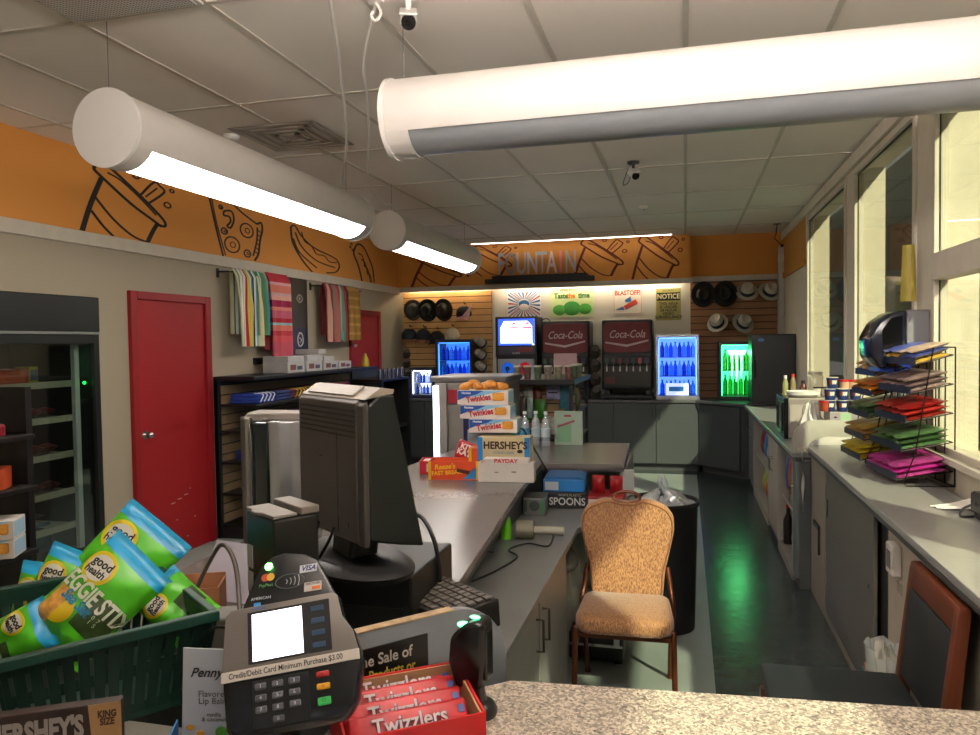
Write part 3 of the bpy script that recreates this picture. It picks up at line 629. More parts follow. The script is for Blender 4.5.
# ---- counter-top coolers
def bottle_mesh(r=.03, h=.2):
    return MB().lathe([(0, 0), (r, .0), (r, h*.6), (r*.95, h*.68), (r*.42, h*.86), (r*.42, h), (0, h)], 12)
def cooler(lab, x0, x1, y0, dep, h, frame, glow, gs, rows, door_t=.025, z=CT, bcols=('#1d4fae', '#2a7fd0'), grp=None, topglow=True, bsize=(.03, .2), name='countertop_cooler'):
    w = x1-x0; t = thing(name, lab, 'cooler', (x0, y0, z), 0, grp)
    b = .03
    MB().box(0, w, dep-.02, dep, 0, h).box(0, b, .0, dep-.02, 0, h).box(w-b, w, .0, dep-.02, 0, h).box(b, w-b, 0, dep-.02, 0, .045).box(b, w-b, 0, dep-.02, h-.04, h).ob('cabinet', M('#24262a', .4), t)
    MB().box(b, w-b, dep-.03, dep-.021, .05, h-.045).ob('back_panel', M('#dfe9ff', .4, noise=0, emit=gs, ecol=glow), t)
    if topglow: MB().box(b+.01, w-b-.01, .02, .05, h-.05, h-.042).ob('light_bar', M('#f0f6ff', .4, noise=0, emit=gs*4, ecol=glow), t)
    for xa in (b+.001, w-b-.009): MB().box(xa, xa+.008, .012, .03, .06, h-.06).ob('side_fill', M('#f0f6ff', .4, noise=0, emit=gs*3, ecol=glow), t)  # added glowing strips that brighten the bottles from the front
    mb = MB(); f = .028
    mb.box(0, f, -door_t, -.002, 0, h, .003).box(w-f, w, -door_t, -.002, 0, h, .003).box(f, w-f, -door_t, -.002, 0, .045, .003).box(f, w-f, -door_t, -.002, h-.035, h, .003)
    d = mb.ob('door', frame, t); MB().box(f, w-f, -door_t*.6, -door_t*.6+.004, .045, h-.035).ob('door_glass', G((.93, .96, 1), .06), d)
    n = max(2, int((w-2*b-.02)/(bsize[0]*2.05))); k = 0
    for j in range(rows):
        zz = .05+(h-.1)*j/rows
        if j: MB().box(b, w-b, .03, dep-.04, zz-.006, zz-.001).ob('shelf', M('#b8c4d8', .3, .5), t)
        for i in range(n):
            k += 1; x = x0+b+.02+bsize[0]+i*(w-2*b-.04-2*bsize[0])/(n-1)
            c = bcols[(i+j) % len(bcols)]
            o = bottle_mesh(bsize[0], min(bsize[1], (h-.1)/rows-.03)).ob('bottle', M(c, .2, noise=.1, trans=.75), None, (x, y0+.09, z+zz), smooth=50)
            tag(o, 'bottle on the %s shelf of the %s' % (('bottom', 'second', 'top')[j], ' '.join(lab.split()[:5])), 'bottle', 'drinks on the %s shelf of the %s' % (('bottom', 'second', 'top')[j], ' '.join(lab.split()[:5]))); CB.append(o)
            MB().cyl((0, 0, min(bsize[1], (h-.1)/rows-.03)-.01), (0, 0, min(bsize[1], (h-.1)/rows-.03)+.006), bsize[0]*.5, n=10).ob('cap', M('#dfe6ee' if i % 3 else '#2f62c8', .4), o)
    return t
CB = []
SILV = M('#b4b6b8', .3, .8)
cooler('small white-lit energy drink cooler in the left corner', -3.67, -3.33, 9.72, .35, .42, M('#3d3f52', .4), (.75, .85, 1), 2.2, 2, bcols=('#2740a0', '#c8ccd8', '#3a58c0'), bsize=(.022, .15))
cooler('blue-lit bottle cooler in a dark frame left of the drink screen', -3.29, -2.78, 9.72, .4, .80, M('#25262e', .4), (.03, .22, 1), 1.3, 3, bcols=('#1a6fe8', '#5fb8ff', '#0c58d0'), bsize=(.028, .19))
cooler('bright blue-lit bottle cooler in a silver frame right of the soda fountain', -.36, .17, 9.72, .42, .82, SILV, (.08, .22, 1), 2.2, 3, bcols=('#2f6fe0', '#9fd0ff', '#1c48b8', '#5fb0f0'), bsize=(.026, .19))
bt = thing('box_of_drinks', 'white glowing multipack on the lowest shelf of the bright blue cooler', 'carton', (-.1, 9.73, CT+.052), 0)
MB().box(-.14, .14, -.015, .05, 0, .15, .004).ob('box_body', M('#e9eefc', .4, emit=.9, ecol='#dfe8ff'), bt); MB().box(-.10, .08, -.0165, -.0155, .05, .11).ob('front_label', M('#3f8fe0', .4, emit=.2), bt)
# green cooler
gt_ = cooler('green-lit energy drink cooler in a black frame beside the black cabinet', .40, .80, 9.62, .40, .72, M('#0c0d0d', .35), (.05, 1, .25), 2.6, 2, bcols=('#1d7a2a', '#5d9a2c'), bsize=(.028, .26))
lg = MB()
for k, xo in enumerate((-.055, 0, .055)): lg.prism([(.20+xo-.012, .60), (.20+xo+.022, .60), (.20+xo+.014, .45), (.20+xo+.02, .40-.06*(k == 1)), (.20+xo, .26-.04*(k == 1)), (.20+xo+.002, .44)], 'y', -.02, -.017)
lg.prism([(.10, .61), (.32, .61), (.30, .56), (.12, .56)], 'y', -.02, -.017)
lg.ob('glowing_logo', M('#c8ffd8', .4, noise=0, emit=11, ecol=(.22, 1, .42)), gt_)
# ---- black merchandiser cabinet beside it, seen from its side
t = thing('black_merchandiser', 'tall plain black cabinet on the counter with a small blue badge', 'cooler', (.735, 9.02, CT))
MB().box(0, .47, 0, .55, 0, .80, .01).ob('cabinet', M('#161718', .4), t); MB().lathe([(0, 0), (.035, 0), (.03, .004), (0, .004)], 20, T=TR((.10, -.001, .735), (90, 0, 0)), sy=.6).ob('badge', M('#4f7fc9', .4), t)
MB().box(.03, .045, -.02, -.002, .3, .55, .004).ob('door_handle', BLACKG, t)
MB().box(-.05, .38, -.06, .0, 0, .02).ob('drip_tray', BLACK, t)

# ---- soda fountains, frozen drink machine
def fountain(lab, x0, x1, full):
    w = x1-x0; t = thing('soda_fountain', lab, 'drink dispenser', (x0, 9.74, CT)); h = 1.02
    MB().box(.0, w, .0, .42, .12, h, .02).ob('body', M('#141313', .35), t)
    MB().box(.02, w-.02, -.03, 0, .16, .42, .006).ob('splash_panel', M('#3f3c39', .3, .6), t)
    pa = MB().prism([(.03, .62), (.03, .95), (.08, .985), (w-.08, .985), (w-.03, .95), (w-.03, .62), (w-.1, .60), (.1, .60)], 'y', -.035, -.002, .004).ob('display_panel', M('#5a0d12', .5, noise=.5, scale=5, emit=.05, ecol='#8a1018'), t)
    text('Coca-Cola', .14, M('#b9a6a6', .4), pa, (w/2, -.038, .83), (90, 0, 0), sx=.75, shear=.35); ribbon_=MB(); ribbon_.prism([(.05, .74), (w*.5, .70), (w-.05, .76), (w-.05, .74), (w*.5, .67), (.05, .72)], 'y', -.04, -.036); ribbon_.ob('wave', M('#b9a0a0', .4), pa)
    MB().box(.02, w-.02, -.10, 0, .45, .57, .01).ob('valve_housing', BLACK, t)
    n = 7
    for i in range(n):
        x = .07+(w-.14)*i/(n-1)
        v = MB().box(x-.022, x+.022, -.125, -.098, .46, .53, .006).ob('valve', M(('#39503f', '#4a3f3a', '#6b2a25', '#2c2c2e', '#333a36', '#b6584e', '#36324a')[i], .4), t)
        MB().cyl((x, -.11, .46), (x, -.11, .42), .010).ob('nozzle', CHROME, v); MB().box(x-.008, x+.008, -.10, -.092, .36, .42).ob('lever', M('#b8b4a8', .35, .5), v)
    MB().box(.0, w, -.15, .40, .02, .06, .006).box(.03, .09, .05, .35, 0, .12).box(w-.09, w-.03, .05, .35, 0, .12).ob('drip_tray', M('#18191a', .4), t)
    MB().box(.04, .16, -.034, -.03, .20, .28).ob('badge', M('#5c2320', .4), t)
    return t
fountain('black soda fountain with red lit panel between cup stacks and bright blue cooler', -1.04, -.40, True)
fountain('black soda fountain with red panel behind the snack rack and pink sheet', -1.83, -1.20, True)
t = thing('price_sheet', 'pinkish blank sheet standing in front of the left soda fountain', 'sign', (-1.48, 9.48, 1.20)); MB().box(-.15, .15, -.005, .005, .0, .30, .002, T=TR((0, 0, 0), (-6, 0, 0))).ob('sheet', M('#b08c90', .5), t); MB().box(-.02, .02, -.01, .05, -.30, .02).box(-.10, .10, -.06, .06, -.30, -.288).ob('stand', BLACK, t)
t = thing('frozen_drink_machine', 'frozen drink machine with bright lit screen and blue and red swirl windows', 'drink dispenser', (-2.45, 9.72, CT))
MB().box(0, .56, .02, .45, .0, 1.09, .015).ob('body', M('#1a1a1f', .35), t)
MB().box(.0, .56, -.0, .02, .55, 1.09, .006).ob('display_bezel', M('#15151c', .3), t)
MB().box(.04, .53, -.004, -.001, .71, 1.06).ob('screen', M('#dfe6ff', .4, noise=0, emit=3.0, ecol=(.80, .86, 1)), t)
MB().prism([(.04, .71), (.04, 1.06), (.53, 1.06), (.53, .71), (.50, .74), (.50, .96), (.44, 1.03), (.12, 1.03), (.07, .94), (.07, .74), (.5, .735), (.5, .71)], 'y', -.006, -.0045).ob('screen_blue', M('#2f58d8', .4, emit=1.2, ecol='#3a66ff'), t)
for x in (.19, .37): MB().prism([(x, .96), (x+.07, 1.02), (x+.12, .96), (x+.07, .99)], 'y', -.007, -.0045).prism([(x, .95), (x+.13, .95), (x+.12, .93), (x+.01, .93)], 'y', -.007, -.0045).ob('screen_swirl', M('#e0306a', .4, emit=1.2, ecol='#ff2a66'), t)
MB().box(.04, .53, -.006, -.0015, .59, .69).ob('lower_panel', M('#3f3b48', .3), t); text('SLUSH', .035, M('#c9c9c9', .4), t, (.28, -.008, .605), (90, 0, 0)); MB().box(.30, .50, -.0075, -.006, .62, .68).ob('red_label', M('#7a2a30', .4), t)
MB().box(.03, .53, -.03, .02, .26, .53, .01).ob('face_plate', M('#9a9da6', .3, .5), t)
for x, c, n in ((.17, '#1a5fd0', 'blue_window'), (.40, '#a3152a', 'red_window')):
    o = MB().cyl((x, -.03, .40), (x, -.045, .40), .085, .078, n=28).ob(n, M(c, .2, emit=.5, noise=.3, scale=20), t, smooth=40); MB().cyl((x, -.044, .40), (x, -.05, .40), .03, n=16).box(x-.008, x+.008, -.075, -.045, .28, .41, .003).ob('tap', BLACK, o)
MB().box(.02, .54, -.10, .0, .0, .05, .006).ob('drip_tray', STEEL, t)
t = thing('paper_holder', 'narrow grey wall-mounted box with a looped cord beside the lit screen', 'box', (-1.885, 10.12, 1.38)); MB().box(-.05, .05, -.04, .04, 0, .30, .006).ob('box_body', M('#8b8575', .5), t); MB().tube([(-.04, -.03, .3), (-.05, -.05, .45), (.0, -.06, .56), (.08, -.05, .58), (.15, -.03, .5)], .006, smooth=5).ob('cord', BLACK, t)

# ---- wall cup dispensers: tilted barrels of cups
def cup_barrels(lab, x, n, dz, tilt, r, col, z0=1.0, y=10.0):
    for k in range(n):
        z = z0+k*dz
        t = thing('cup_stack', lab % ('lowest', 'second', 'third', 'fourth', 'topmost')[k if n == 5 or k < 4 else 4], 'cup stack', (x, y, z), group='cup dispensers on the back wall', rot=(R(62), 0, R(tilt)))
        MB().lathe([(0, 0), (r, 0), (r*.94, .03), (r*.96, .05), (r*.9, .08), (r*.92, .10), (r*.85, .13), (r*.7, .17), (0, .17)], 20, c=(0, 0, -.05)).ob('cups', M(col, .6, noise=.15, scale=30), t, smooth=35)
        MB().lathe([(r*1.04, .03), (r*1.12, .035), (r*1.12, .06), (r*1.04, .065)], 20, c=(0, 0, -.05)).ob('ring', M('#4c453b', .4, .4), t, smooth=40)
cup_barrels('%s stack of cups in the column left of the red soda fountain', -1.115, 4, .175, 8, .066, '#3a322c', .98, 9.64)
cup_barrels('%s stack of cups in the column right of the blue bottle cooler', -2.68, 5, .165, -30, .062, '#a0968a', .98, 9.90)
cup_barrels('%s stack of cups in the column at the far left corner', -3.80, 5, .135, 25, .05, '#5a4f45', .96, 9.94)
# ================================================================ wall shelving on the left
t = thing('gondola_shelf', 'black slat-backed shelving unit along the left wall beside the red door', 'shelving', (L, 5.62, 0)); GD, GL, GZ = .40, 2.62, 1.36
mb = MB(); z = .12
while z < GZ-.06: mb.box(.03, .045, .03, GL-.03, z, z+.075, .002); z += .086
mb.ob('slat_back', M('#8a7355', .6, noise=.1), t)
MB().box(.002, .03, 0, GL, 0, GZ).ob('backing', M('#15120f', .6), t)
for y in (0, GL-.035): MB().box(.002, .05, y, y+.035, 0, GZ+.01, .004).box(.05, GD, y, y+.035, 0, .1, .004).ob('upright', BLACK, t)
MB().box(.002, GD, -.005, GL+.005, GZ, GZ+.035, .006).ob('top_deck', BLACK, t)
SZ = [.10, .39, .66, .93, 1.155]
for z in SZ: MB().box(.05, GD, .01, GL-.01, z-.022, z, .003).ob('shelf', BLACK, t)
rn = random.Random(11)
def folded(name, lab, loc, dims, col, stripe=None, rz=0, grp=None, cat='folded shirt'):
    x, y, z = dims; t = thing(name, lab, cat, loc, rz, grp)
    mb = MB()
    for k in range(3):
        q = k*.004
        mb.box(-x/2+q, x/2-q*.5, -y/2+q, y/2-q, z*k/3+.001, z*(k+1)/3, z*.13, T=TR((rn.uniform(-.004, .004), rn.uniform(-.006, .006), 0), (0, 0, rn.uniform(-2, 2))), seg=3)
    mb.ob('cloth', M(col, .85, noise=.15, scale=14, bump=.3), t, smooth=60)
    if stripe:
        s_ = MB()
        for k in range(4): s_.tube([(x/2+.001, -y/2+.03+k*y/4.5, z*.15), (x/2+.002, -y/2+.04+k*y/4.5+.02, z*.5), (x/2-.002, -y/2+.03+k*y/4.5+.05, z*.9), (x/4, -y/2+.05+k*y/4.5, z*1.01)], .006, smooth=4, n=6)
        s_.ob('print', M(stripe, .8), t, smooth=60)
    return t
gx = L+.24
fs = [('blue printed folded shirt at the near end of the top shelf', .22, 4, '#1c3a94', '#cfd2d8'), ('darker blue folded shirt on the top shelf beside the printed one', .52, 4, '#14285f', None), ('maroon and yellow folded shirt in the middle of the top shelf', .82, 4, '#5c1626', '#b79a2a'),
      ('yellow and black folded shirt on the top shelf', 1.12, 4, '#3b3208', '#b59a1c'), ('magenta folded shirt on the top shelf', 1.45, 4, '#7a1240', None), ('second magenta folded shirt toward the far end of the top shelf', 1.78, 4, '#6b0f38', None),
      ('teal folded towel at the near end of the second shelf', .35, 3, '#3c8a94', '#7fc0c4'), ('dark folded shirt behind the teal towel on the second shelf', .75, 3, '#1d2236', None), ('purple folded shirt on the second shelf', 1.15, 3, '#43205a', None),
      ('blue printed folded shirt at the near end of the middle shelf', .28, 2, '#182a78', '#c2c4d2'), ('dark blue folded shirt on the middle shelf', .68, 2, '#15205c', '#9aa0c8'),
      ('grey-green striped folded cloth on the fourth shelf', .35, 1, '#8e948a', '#dfe2da'), ('grey folded cloth behind the striped one on the fourth shelf', .72, 1, '#70756f', None)]
for lab, y, s_, c, st in fs: folded('folded_shirt', lab, (gx, 5.62+y, SZ[s_]), (.28, .28, .085 if s_ != 3 else .10), c, st, grp='folded clothes on the wall shelving')
for i in range(5):
    t = thing('spray_can', 'red and blue spray can on the lowest shelf, %s' % ('nearest the door', 'second from the door', 'third from the door', 'fourth from the door', 'farthest from the door')[i], 'can', (L+.3, 5.80+i*.095, SZ[0]+.001), 0, 'spray cans on the lowest wall shelf')
    MB().lathe([(0, 0), (.03, 0), (.03, .10), (0, .10)], 14).ob('can_base', M('#1c2858', .35, .4), t, smooth=40); MB().lathe([(0, .1), (.03, .1), (.03, .20), (.022, .215), (0, .215)], 14).ob('can_top', M('#8e1c22', .35, .4), t, smooth=40); MB().cyl((0, 0, .213), (0, 0, .235), .009).ob('nozzle', WHITE, t)
# cartons on its top
cx = [(6.42, 0, .32, .10), (6.42, 1, .30, .055), (6.78, 0, .32, .10), (6.80, 1, .32, .06), (7.14, 0, .32, .09), (7.10, 1, .22, .05), (7.48, 0, .3, .08), (6.95, 2, .16, .05)]
for i, (y, lv, ln, hh) in enumerate(cx):
    zz = GZ+.0355+(0 if lv == 0 else (.10 if lv == 1 else .165)) - (.01 if (lv == 1 and y > 7) else 0)
    t = thing('carton', 'white printed carton on top of the wall shelving, %s' % ('nearest in the bottom row', 'nearest in the upper row', 'second in the bottom row', 'second in the upper row', 'third in the bottom row', 'third in the upper row', 'last in the bottom row', 'small one topmost of the pile')[i], 'box', (L+.22, y, zz), 0, 'white cartons on the wall shelving')
    MB().box(-.13, .13, -ln/2, ln/2, 0, hh, .004).ob('box_body', M('#a9a7a6', .5, noise=.1), t)
    if i % 2 == 0: MB().box(.1301, .1312, -ln*.35, -ln*.02, hh*.25, hh*.75).ob('print', M('#6b3a2c', .5), t); MB().box(.1301, .1312, ln*.05, ln*.35, hh*.25, hh*.6).ob('print', M('#3c3e55', .5), t)
# drink display shelf at the far end
t = thing('drink_display', 'low black display shelf holding small drinks in front of the far red door', 'shelving', (L+.02, 8.28, 0)); 
MB().box(0, .42, 0, .9, 1.20, 1.23, .004).box(0, .42, 0, .03, 0, 1.2).box(0, .42, .87, .9, 0, 1.2).box(0, .02, 0.03, .87, 0, 1.34).box(.02, .42, .03, .87, .6, .62).ob('frame', BLACK, t)
for i in range(6):
    o = thing('drink_can', 'small silver-topped can in the row by the far red door', 'can', (L+.38, 8.36+.14*i, 1.231), 0, 'cans on the low display by the far door')
    MB().lathe([(0, 0), (.03, 0), (.03, .10), (.024, .115), (0, .115)], 12).ob('can_body', M('#55586a', .3, .6), o, smooth=40); MB().lathe([(0, .115), (.024, .115), (.02, .12), (0, .118)], 12).ob('can_lid', CHROME, o, smooth=40)
t = thing('yellow_bottle', 'yellow bottle standing at the near end of the low drink display', 'bottle', (L+.30, 8.18, GZ+.0355)); t.location = (L+.30, 8.12, GZ+.0355)
MB().lathe([(0, 0), (.045, 0), (.045, .06), (.03, .10), (.015, .13), (0, .13)], 16).ob('bottle_body', M('#a88f14', .4), t, smooth=50); MB().cyl((0, 0, .13), (0, 0, .15), .014).ob('cap', M('#c9b21c', .4), t)
# towels on rods
TW = []
def rod(lab, y0, y1, z):
    t = thing('towel_rod', lab, 'rod', (L, y0, z)); d = .11; n = y1-y0
    MB().tube([(0, 0, 0), (d, 0, 0), (d, n, 0), (0, n, 0)], .007).ob('bar', BLACK, t)
    for y in (0, n): MB().box(0, .012, y-.015, y+.015, -.05, .03, .003).ob('bracket', BLACK, t)
rod('black rod holding the striped and pink beach towels', 5.72, 6.72, 2.30); rod('black rod holding the red-green and tan towels nearer the corner', 7.38, 8.46, 2.295)
def towel(lab, y0, w, z, drop_f, drop_b, mat, fold=.02, seed=1, thick=.012, skew=0, trim=None):
    """draped over the rod: front leg, top, back leg; local y along the rod, x away from the wall"""
    t = thing('beach_towel', lab, 'towel', (L+.11, y0, z), group='beach towels on the wall rods'); r = random.Random(seed); ph = r.uniform(0, 6)
    def f(off):
        def g(u, v):
            s = v*(drop_f+drop_b); y = u*w
            wav = fold*math.sin(u*w*38+ph)+fold*.5*math.sin(u*w*71+ph*2)
            if s < drop_b: return (-.018-off-.2*wav*max(0, 1-s/drop_b)-.0, y, -(drop_b-s))
            k = s-drop_b; e = min(1, k/.3)
            if k < .03: return (-.018+.036*k/.03, y, .012+off)
            return (.018+off+wav*e*.8+.012*e, y+skew*k*(1-.25*k)+.02*math.sin(k*5+ph)*e*(1-2*abs(u-.5)), -k)
        return g
    mb = MB(); nu, nv = 34, 40; a, b = f(0), f(thick)
    for fn in (a, b): mb.grid(fn, nu, nv)
    mb.ob('cloth', mat, t, smooth=80); return t
def stripes(axis, total, seq, off=0):
    out = [(off, seq[0][1])]; p = off
    s = sum(q[0] for q in seq)
    bands = []
    for wd, c in seq: bands.append((p, c)); p += wd/s*total
    bands.append((p, seq[-1][1])); return ramp_mat(axis, bands, .9)
seqA = [(2, '#c9c29a'), (1, '#2b6a74'), (2, '#d8d2c0'), (1, '#7ab0a8'), (1.5, '#d9d5c8'), (1, '#b8262c'), (2, '#c9b65a'), (1.5, '#d8d5c4'), (1.2, '#4f93a0'), (1.2, '#14203a'), (1.5, '#dedacb'), (1.2, '#78b0b8'), (1.3, '#c9c29a')]
towel('multicolour vertical-striped beach towel with white hem, nearest on its rod', 5.78, .36, 2.31, .66, .55, stripes(1, .36, seqA), .022, 1, skew=.05)
towel('green and blue striped towel half hidden between the striped and pink towels', 6.10, .20, 2.31, .56, .5, stripes(1, .2, [(2, '#3f6f52'), (1, '#9cc4b0'), (2, '#557a4a'), (1, '#3a8a98'), (1, '#a8a070')]), .02, 4)
seqB = [(10, '#b04a5a'), (3, '#c24a50'), (2.2, '#b0303e'), (2.5, '#c46a5a'), (1, '#7ab0b0'), (2, '#a01a30'), (3.4, '#b3546a'), (1.6, '#c9786a'), (3, '#8c1440'), (2, '#cf9a8a'), (1.3, '#b9989a'), (3.4, '#c9705e'), (1.2, '#c9989a'), (3.2, '#b02a38')]
towel('long pink, coral and red cross-striped beach towel', 6.31, .40, 2.315, .84, .7, stripes(2, .86, seqB, -.85), .014, 8, thick=.02, skew=.02)
seqC = [(1.5, '#8a2f35'), (1.5, '#b88a7a'), (2.2, '#7d2a30'), (1.2, '#5f7a64'), (1.8, '#9c5a52'), (2, '#8a2f35'), (1.2, '#8fa08a'), (1.2, '#587a68'), (2, '#8a2f35'), (1.5, '#5a2028')]
towel('red and grey-green striped towel with a teal tag on the far rod', 7.46, .56, 2.305, .62, .55, stripes(1, .56, seqC), .024, 12)
tg = MB().box(.045, .05, .30, .40, -.60, -.50, .001).ob('teal_tag', M('#3f9a86', .6), [o for o in bpy.data.objects if o.name.startswith('beach_towel')][-1])
towel('tan towel at the end of the far rod', 8.06, .30, 2.305, .60, .55, stripes(2, .62, [(1, '#8f6a2c'), (.5, '#a88040')]*6, -.61), .016, 15)
t = thing('dark_poster', 'dark poster with brown clouds and white emblems on the left wall behind the pink towel', 'poster', (L+.002, 6.77, 1.54))
MB().box(0, .006, 0, .53, 0, .81).ob('sheet', M('#2b211c', .35, noise=.6, scale=3), t)
MB().box(.006, .0068, .02, .51, .02, .3).ob('lower_tint', M('#1c1a33', .35, noise=.5, scale=5), t)
MB().tube([(.008, .34, .10), (.008, .30, .17), (.008, .34, .24), (.008, .40, .22), (.008, .41, .14)], .008, closed=True, smooth=5).tube([(.008, .34, .19), (.008, .38, .17), (.008, .35, .14)], .006, smooth=5).ob('emblem', M('#b9b4b0', .5), t)
MB().tube([(.008, .30, .60), (.008, .36, .64), (.008, .42, .60), (.008, .36, .56)], .008, closed=True, smooth=5).cyl((.006, .36, .60), (.010, .36, .60), .02).ob('round_mark', M('#8a8480', .5), t)
t = thing('wall_outlet', 'black outlet box low on the wall by the cartons', 'outlet', (L, 6.30, 1.5)); MB().box(0, .03, -.06, .06, -.02, .04, .004).ob('outlet_body', BLACK, t)
t = thing('door_lock_plate', 'small light plate on the far red door under the towels', 'sign', (L+.012, 8.42, 1.62)); MB().box(0, .006, 0, .1, 0, .035, .001).ob('plate', M('#b9a9a0', .5), t)
# ================================================================ island counter
IZ = .92
EDGE = M('#3d3e40', .5)
def slab(name, lab, poly, z0, z1, m, edge=None, cat='worktop'):
    t = thing(name, lab, cat, (0, 0, 0)); MB().prism(poly, 'z', z0+.006 if edge else z0, z1, .003).ob('top_surface', m, t)
    if edge:
        cx_ = sum(p[0] for p in poly)/len(poly); cy_ = sum(p[1] for p in poly)/len(poly)
        MB().prism([(cx_+(p[0]-cx_)*.998, cy_+(p[1]-cy_)*.998) for p in poly], 'z', z0-.012, z0+.006).ob('edge_band', edge, t)
    return t
IT = [(-1.62, 1.25), (-.60, 1.62), (-.655, 1.95), (-.80, 3.6), (-.84, 4.44), (-.355, 4.50), (-.385, 5.42), (-1.50, 5.30), (-1.62, 4.20)]
slab('island_worktop', 'large grey laminate worktop of the island carrying the snack boxes', IT, IZ-.035, IZ, M('#66625f', .27, noise=.04, scale=50), EDGE)
t = thing('island_cabinet', 'grey panelled base under the island worktop', 'cabinet', (0, 0, 0))
MB().box(-1.55, -.86, 1.75, 5.2, .0, IZ-.048).ob('panel', M('#4e5253', .5), t)
MB().box(-.385, -.355, 4.52, 5.30, 0, IZ-.048).box(-.86, -.385, 5.0, 5.03, 0, IZ-.048).ob('end_panel', M('#8f9290', .4), t)
MB().box(-.365, -.30, 4.50, 4.53, .0, IZ-.036).ob('post', M('#a5a8a4', .4), t)
LZ = .73
slab('desk_worktop', 'lower grey work desk running beside the island, with the spoons box at its end', [(-.855, 1.98), (-.52, 2.10), (-.52, 3.66), (-.26, 4.32), (-.30, 4.48), (-.855, 4.98), (-.855, 4.2)], LZ-.03, LZ, M('#666867', .35, noise=.04, scale=40))
t = thing('desk_cabinet', 'light grey desk cabinet with tall door handles beside the chair', 'cabinet', (-.56, 2.12, 0))
MB().box(-.27, -.005, 0, 1.34, 0, LZ-.031).ob('cabinet_body', M('#6f716d', .5), t)
for i, (a, b_) in enumerate(((.02, .64), (.66, 1.32))):
    d = MB().box(0, .018, a, b_, .06, LZ-.04, .002).ob('door', M('#82847e', .45), t); hy_ = b_-.05 if i == 0 else a+.05
    MB().tube([(.018, hy_, .62), (.045, hy_, .62), (.045, hy_, .50), (.018, hy_, .50)], .005).ob('handle', M('#5c5850', .35, .9), d)
MB().cyl((.018, .64, .36), (.026, .64, .36), .008).ob('lock', CHROME, t)
# things on the desk and under the return
def carton(name, lab, cat, loc, dims, body, rz=0, grp=None, open_=False, bev=.003):
    x, y, z = dims; t = thing(name, lab, cat, loc, rz, grp); m = M(body, .5); mb = MB()
    if open_:
        w_ = .004; mb.box(-x/2, x/2, -y/2, y/2, 0, w_).box(-x/2, x/2, -y/2, -y/2+w_, w_, z).box(-x/2, x/2, y/2-w_, y/2, w_, z).box(-x/2, -x/2+w_, -y/2+w_, y/2-w_, w_, z).box(x/2-w_, x/2, -y/2+w_, y/2-w_, w_, z)
    else: mb.box(-x/2, x/2, -y/2, y/2, 0, z, bev)
    mb.ob('box_body', m, t); return t
t = carton('spoons_box', 'blue-topped black box marked spoons on the low desk under the return', 'box', (-.66, 4.22, LZ+.001), (.24, .26, .085), '#0e0f11', 4)
text('SPOONS', .058, M('#b9bcb9', .5), t, (.015, -.132, .036), (90, 0, 0), bold=.001, sx=.9); text('WHITE PLASTIC', .018, M('#9a9d9a', .5), t, (.03, -.132, .072), (90, 0, 0))
t = carton('blue_box', 'bright blue carton stacked on the spoons box', 'box', (-.665, 4.23, LZ+.087), (.23, .24, .066), '#1668a6', 4)
MB().box(-.105, -.03, -.1212, -.1201, .01, .056).ob('white_label', M('#a9b0b4', .5), t)
MB().prism([(-.115, .066), (.115, .066), (.085, .080), (-.10, .080)], 'y', -.10, .12).ob('lid', M('#15558c', .5), t)
t = carton('red_white_box', 'red and white low box right of the spoons box', 'box', (-.43, 4.25, LZ+.001), (.20, .22, .06), '#8a1a1c', 0)
MB().box(-.095, .095, -.1112, -.1101, .01, .045).ob('label', M('#b9b2ac', .5), t)
for i, x in enumerate((-.48, -.38)):
    o = pouch_mesh(.07, .10, .05).ob('snack_bag', M('#8a1218', .35, noise=.3, scale=30), None, (x, 4.25, LZ+.062), (0, 0, 0), smooth=60); tag(o, ('left', 'right')[i]+' crumpled dark red bag standing on the red and white box', 'snack bag')
t = thing('modem_box', 'grey electronic box with a green stripe left of the spoons box', 'electronics', (-.90+.13, 3.93, LZ+.001), 6)
t.location = (-.79, 3.98, LZ+.001)
MB().box(-.06, .06, -.09, .09, 0, .09, .004).ob('housing', M('#4e524f', .4), t); MB().cyl((0, -.092, .05), (0, -.088, .05), .028).box(-.055, -.04, -.0915, -.0905, .02, .08).ob('fan_grille', M('#24302a', .5), t); MB().box(.04, .052, -.0915, -.0905, .01, .08).ob('green_stripe', M('#1d6a3a', .5), t)
t = thing('tape_dispenser', 'beige tape gun with a round body lying on the low desk', 'tool', (-.72, 3.42, LZ+.001), 5)
MB().cyl((-.05, 0, .045), (.03, 0, .045), .044, n=20, T=TR((0, 0, 0), (0, 0, 0))).ob('roll', M('#6d6b58', .5), t, smooth=40); MB().cyl((.03, 0, .045), (.17, .0, .04), .018, .022, n=14).ob('handle', M('#8d8c7c', .5), t, smooth=40)
t = thing('green_bottle', 'small lime green squeeze bottle on the low desk by the cables', 'bottle', (-.82, 3.40, LZ+.001)); MB().lathe([(0, 0), (.025, 0), (.027, .07), (.02, .10), (.008, .115), (0, .115)], 16).ob('bottle_body', M('#5fae1c', .35), t, smooth=50)
MB().cyl((0, 0, .115), (0, 0, .14), .007).ob('nozzle', WHITE, t)
t = thing('screw_hook', 'small shiny metal hook sticking out of the island side', 'hook', (-.855, 2.95, .80)); MB().cyl((0, 0, 0), (.09, 0, -.005), .004).cyl((0, 0, 0), (.006, 0, 0), .014).ob('hook_arm', CHROME, t)
def cable(lab, pts, r=.005, col='#0d0d0e', name='cable'):
    o = MB().tube(pts, r, smooth=8, n=8).ob(name, M(col, .45, noise=0), None, smooth=60); return tag(o, lab, 'cable')
